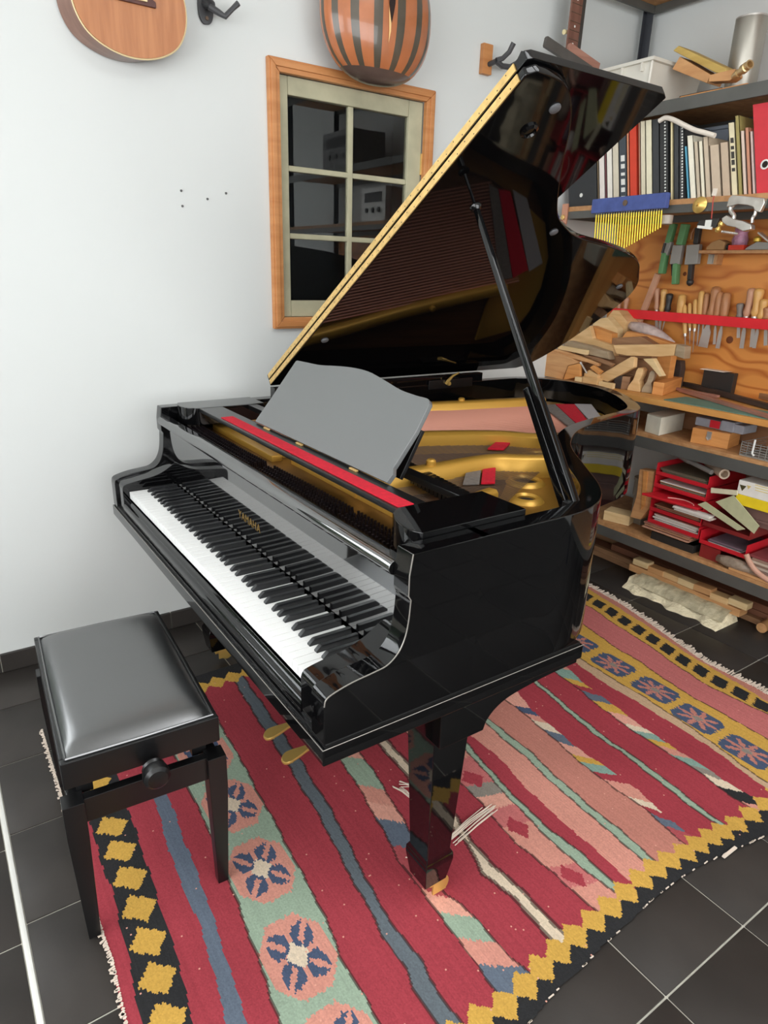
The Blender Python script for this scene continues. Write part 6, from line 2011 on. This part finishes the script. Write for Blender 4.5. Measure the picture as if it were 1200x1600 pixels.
def wav(y, k):
    return .012 * math.sin(y * 31 + k) + .006 * math.sin(y * 73 + 2 * k)


vs, fs = [], []
n = 40
for i in range(n + 1):
    y = fy0 + (fy1 - fy0) * i / n
    s = wav(y, 0)
    for xx, zz in ((fx + s - .015, .0), (fx + s - .012, .003), (fx + s + .035, .016 + .006 * math.sin(y * 50)), (fx + .06, .030 + .005 * math.sin(y * 23)), (fx + .11, .040 + .004 * math.sin(y * 41)), (fx + .15, .036), (fx + .15, 0)):
        vs.append((xx, y + .02 * math.sin(zz * 60), zz))
for i in range(n):
    for k in range(6):
        q = i * 7 + k
        fs.append((q, q + 1, q + 8, q + 7))
fs += [tuple(range(7)), tuple(range(n * 7 + 6, n * 7 - 1, -1))]
part('paper_wrap', MB().add(vs, fs), M_PAPER, pk_, angle=70)
vs, fs = [], []
for i in range(n + 1):
    y = fy0 - .02 + (fy1 - fy0 + .03) * i / n
    for xx, zz in ((fx + .03, .022), (fx + .055 + wav(y, 2) * .5, .046), (fx + .085, .060 + .004 * math.sin(y * 60)), (fx + .115, .058), (fx + .118, .036)):
        vs.append((xx, y, zz))
for i in range(n):
    for k in range(4):
        q = i * 5 + k
        fs.append((q, q + 1, q + 6, q + 5))
part('film_wrap', MB().add(vs, fs), M_FILM, pk_, angle=70)
rr = random.Random(8)
for k in range(7):
    y = fy0 + .03 - k * .082
    part('timber', MB().obox((fx + .130 + rr.uniform(-.006, .006), y - .03, .094 + rr.uniform(-.006, .006)), (Vector((0, 1, rr.uniform(-.05, .05))).normalized(), X, Zv), (.043, .026, .016)),
         (W_CREAM, W_TAN, W_LIGHT)[k % 3], pk_, .005)
part('long_timber', MB().box(fx + .105, fx + .175, fy1 - .02, fy0 + .06, .041, .077), W_TAN, pk_, .003)
solo('floor_plank', MB().box(2.40, 2.47, -.3, 1.32, .0008, .05).box(2.40, 2.47, -.3, 1.1, .0515, .085), cmat(120, 76, 54), 'long dark red-brown plank on the floor behind the wrapped bundle', 'plank', (2.43, .4, 0), bevel=.003)
solo('floor_plank', MB().box(2.50, 2.58, -.3, 1.40, .0008, .07).box(2.50, 2.58, -.1, 1.40, .0715, .12), W_BROWN, 'brown plank on the floor close to the wall under the shelving', 'plank', (2.54, .4, 0), bevel=.003)
a = px(1190, 978, 'z', .022)
solo('wooden_dowel', MB().tube([(a.x - .02, a.y - .01, .0225), (a.x + .17, a.y - .0, .0225)], .022, 16).lathe([(.018, 0), (.010, .003)], (a.x - .02, a.y - .01, .0225), (-1, 0, 0), 16), W_TAN, 'round wooden dowel end on the floor at the right edge', 'dowel', (a.x, a.y, 0))
solo('foot_rail', MB().box(2.365, 2.39, -.3, 1.2, .0008, .028).box(2.365, 2.39, .9, 1.42, .0285, .055), W_BROWN, 'thin brown batten on the floor in front of the dark planks', 'batten', (2.37, .4, 0), bevel=.002)

# ------------------------------------------------------------------ top shelf
ZT = ZS_TOP + .0005
tb = thing('storage_bin', 'white translucent plastic storage bin on the top shelf', 'bin', (2.4, 1.35, ZT))
M_BIN = mat('translucent_white_plastic', rgb(232, 228, 216), .4, trans=.12, noise=(6, .05))
bx0, bx1 = 2.235, 2.60
by1 = 1.475
by0 = px(1012, 150, 'x', bx0).y
bz = px(1014, 90, 'x', bx0).z
tk = .004
o8 = []


def binwall(ix, iy, z, ins):
    return [(bx0 + ins, by0 + ins, z), (bx1 - ins, by0 + ins, z), (bx1 - ins, by1 - ins, z), (bx0 + ins, by1 - ins, z)]


vs = binwall(0, 0, ZT, .025) + binwall(0, 0, bz - .012, .004) + binwall(0, 0, bz - .012, .008) + binwall(0, 0, ZT + .004, .029)
fs = [(3, 2, 1, 0)]
for q in range(3):
    for k in range(4):
        fs.append((q * 4 + k, q * 4 + (k + 1) % 4, q * 4 + 4 + (k + 1) % 4, q * 4 + 4 + k))
fs.append((12, 13, 14, 15))
part('tub', MB().add(vs, fs), M_BIN, tb, .002)
rm = MB()
for a, b, c, d in ((bx0 - .012, bx0 + .006, by0 - .012, by1 + .012), (bx1 - .006, bx1 + .012, by0 - .012, by1 + .012), (bx0 + .006, bx1 - .006, by0 - .012, by0 + .006), (bx0 + .006, bx1 - .006, by1 - .006, by1 + .012)):
    rm.box(a, b, c, d, bz - .014, bz)
part('rim', rm, M_BIN, tb, .002)
for k in (.16, .55, .86):
    yy = by1 + (by0 - by1) * k
    part('rib', MB().box(bx0 - .010, bx0 + .006, yy - .004, yy + .004, bz - .045, bz - .012), M_BIN, tb, .001)
part('corner_rib', MB().tube([(bx0 + .02, by0 + .022, ZT + .01), (bx0 + .002, by0 + .002, bz - .012)], .006, 8), M_BIN, tb)
# instrument neck standing in front of the shelf end, and a dark plank poking out of the bin
nk = thing('instrument_neck', 'fretted instrument neck hanging on the wall left of the storage bin', 'instrument neck', tuple(px(878, 115, 'y', 1.50)))
M_FRETB = mat('brown_fretboard', rgb(128, 88, 74), .45, wood=(rgb(104, 68, 56), (40, 40, 6), .3))
A, B = px(887, 125, 'y', 1.46), px(909, -60, 'y', 1.46)
dd = (B - A).normalized()
ss = dd.cross(Vector((0, 1, 0))).normalized()
L_ = (B - A).length
part('fretboard', MB().obox((A + B) / 2, (ss, Y, dd), (.0335, .004, L_ / 2)), M_FRETB, nk, .001)
part('neck_back', MB().obox((A + B) / 2 + Vector((0, .022, 0)) + ss * (.034 if ss.x > 0 else -.034), (ss, Y, dd), (.032, .0175, L_ / 2)), mat('black_neck', rgb(66, 62, 58), .4), nk, .006)
for k in range(12):
    q = A + dd * (L_ * (.05 + .075 * k))
    part('fret', MB().obox(q + Vector((0, -.0045, 0)), (ss, Y, dd), (.033, .0012, .0012)), M_STEEL, nk)
for k in (1, 3, 5, 8):
    q = A + dd * (L_ * (.05 + .075 * (k + .5)))
    part('marker_dot', MB().lathe([(.0045, 0), (.0045, .0008)], q + Vector((0, -.004, 0)), (0, -1, 0), 10), M_WHITEPR, nk)
part('peg', MB().tube([px(888, 50, 'y', 1.478), px(881, 50, 'y', 1.478)], [.006, .010], 10), mat('ivory_peg', rgb(230, 214, 164), .4), nk)
A, B = px(852, 65, 'y', 1.40), px(922, 112, 'y', 1.40)
dk = (B - A).normalized()
up_ = Vector((0, 0, 1)).cross(dk).normalized()
n_ = dk.cross(up_)
solo('dark_plank', MB().obox((A + B) / 2, (up_, n_, dk), (.008, .020, (B - A).length / 2)).obox(A + dk * .01, (up_, n_, dk), (.0085, .016, .012)), mat('dark_grey_plank', rgb(80, 76, 72), .5, noise=(20, .1)), 'dark grey plank sticking out over the storage bin', 'plank', tuple(B), bevel=.002)
A, B = px(888, 76, 'y', 1.425), px(934, 108, 'y', 1.425)
dk = (B - A).normalized()
up_ = Vector((0, 0, 1)).cross(dk).normalized()
n_ = dk.cross(up_)
solo('red_brown_slat', MB().obox((A + B) / 2, (up_, n_, dk), (.008, .022, (B - A).length / 2)).obox(A + dk * .006, (up_, n_, dk), (.0085, .018, .008)), W_PINK, 'reddish slat beside the dark grey plank', 'slat', tuple(B), bevel=.002)
# wood offcuts and the metal cylinder
G3 = 'things on the top shelf'
P0, P1 = px(1058, 152, 'x', 2.23), px(1182, 126, 'x', 2.23)
solo('thin_board', MB().prism([(P0.y, ZT), (P1.y, ZT), (P1.y + .03, ZT + .012), (P0.y - .02, ZT + .012)], (2.222, 0, 0), Y, Zv, X, .24), W_ORANGE, 'flat orange board on the top shelf under the other offcuts', 'board', (2.3, P0.y, ZT), G3, .002)
P0, P1 = px(1068, 138, 'x', 2.27), px(1135, 122, 'x', 2.27)
solo('thin_board', MB().prism([(P0.y, ZT + .0125), (P1.y, ZT + .0125), (P1.y, ZT + .022), (P0.y, ZT + .022)], (2.25, 0, 0), Y, Zv, X, .18), W_DARK, 'thin dark board on the flat orange board', 'board', (2.3, P0.y, ZT + .012), G3, .002)
a, b = px(1048, 100, 'x', 2.42), px(1106, 126, 'x', 2.34)
solo('wood_block', MB().prism([(px(*q, 'x', 2.34).y, px(*q, 'x', 2.34).z) for q in ((1050, 108), (1062, 88), (1110, 116), (1104, 130))], (2.34, 0, 0), Y, Zv, X, .10), W_TAN, 'tan block leaning against the storage bin on the top shelf', 'wood block', tuple(b), G3, .003)
solo('wood_block', MB().prism([(px(*q, 'x', 2.33).y, px(*q, 'x', 2.33).z) for q in ((1051, 79), (1060, 71), (1135, 106), (1134, 114), (1118, 114))], (2.33, 0, 0), Y, Zv, X, .12), wmat('greenish_ochre_wood', (206, 176, 100), (184, 150, 76)),
     'ochre board tilted over the tan block on the top shelf', 'board', tuple(px(1120, 112, 'x', 2.33)), G3, .004)
solo('wood_block', MB().prism([(px(*q, 'x', 2.262).y, px(*q, 'x', 2.262).z) for q in ((1107, 128), (1108, 117), (1148, 107), (1150, 118), (1140, 126))], (2.262, 0, 0), Y, Zv, X, .05), W_TAN, 'small tan offcut in front of the metal cylinder', 'offcut', tuple(px(1120, 128, 'x', 2.262)), G3, .003)
cyc = px(1160, 118, 'x', 2.53)
cyt = px(1170, 40, 'x', 2.53)
rr_ = (px(1138, 110, 'x', 2.53).y - px(1181, 110, 'x', 2.53).y) / 2
yc_ = px(1161, 110, 'x', 2.53).y
mc_ = thing('metal_cylinder', 'brushed steel cylinder standing on the top shelf', 'cylinder', (2.53, yc_, ZT), G3)
zt_ = cyt.z + .012
part('body', MB().lathe([(rr_ * .96, 0), (rr_, .004), (rr_ * 1.0, zt_ - ZT - .004), (rr_ * .985, zt_ - ZT)], (2.53, yc_, ZT + .0125), Zv, 36), mat('brushed_steel', rgb(176, 172, 162), .38, metal=.75, noise=(8, .06)), mc_, angle=50)
part('rim', MB().lathe([(rr_ * 1.012, 0), (rr_ * 1.012, .006), (rr_ * .93, .007), (rr_ * .92, -.02)], (2.53, yc_, zt_ + .006), Zv, 36, cap=False), M_BLADE, mc_, angle=50)
a, b = px(1146, 120, 'x', 2.25), px(1167, 104, 'x', 2.22)
dd = (b - a).normalized()
solo('pipe_fitting', MB().lathe([(.010, 0), (.012, .01), (.012, .05), (.017, .052), (.017, .07), (.013, .072), (.016, .09), (.011, .09), (.011, .06)], a, dd, 18).lathe([(.013, .02), (.015, .024), (.013, .03)], a, dd, 18), mat('brass_steel', rgb(214, 186, 138), .3, metal=.7),
     'short brass pipe fitting lying before the metal cylinder', 'pipe fitting', tuple(a), G3, angle=50)

# right-hand continuation of the shelving, seen only in the window's reflection
M_EQ = mat('white_equipment', rgb(222, 222, 218), .45)
for k, (yy, z_, w_, h_, lab) in enumerate(((-.25, ZS_BEN, .30, .24, 'white cabinet with dials mirrored in the small window, on the bench'), (-.62, ZS_BEN, .26, .34, 'white drawer unit mirrored in the small window beside the cabinet'),
                                           (-.10, ZS_BOOK, .30, .22, 'white case on the book shelf, mirrored in the small window'), (-.60, ZS_TOP, .4, .25, 'grey case on the top shelf, mirrored in the small window'))):
    t = thing('equipment_case', lab, 'case', (2.4, yy, z_))
    part('case', MB().box(2.26, 2.55, yy - w_ / 2, yy + w_ / 2, z_ + .001, z_ + h_), M_EQ if k != 3 else cmat(120, 120, 120), t, .004)
    for j in range(3):
        part('dial', MB().lathe([(.018, 0), (.015, .008)], (2.259, yy - w_ / 4 + j * w_ / 4, z_ + h_ * .35), (-1, 0, 0), 14), M_HNDB, t)
    part('screen', MB().box(2.256, 2.26, yy - w_ * .35, yy + w_ * .35, z_ + h_ * .58, z_ + h_ * .85), M_HNDB, t)
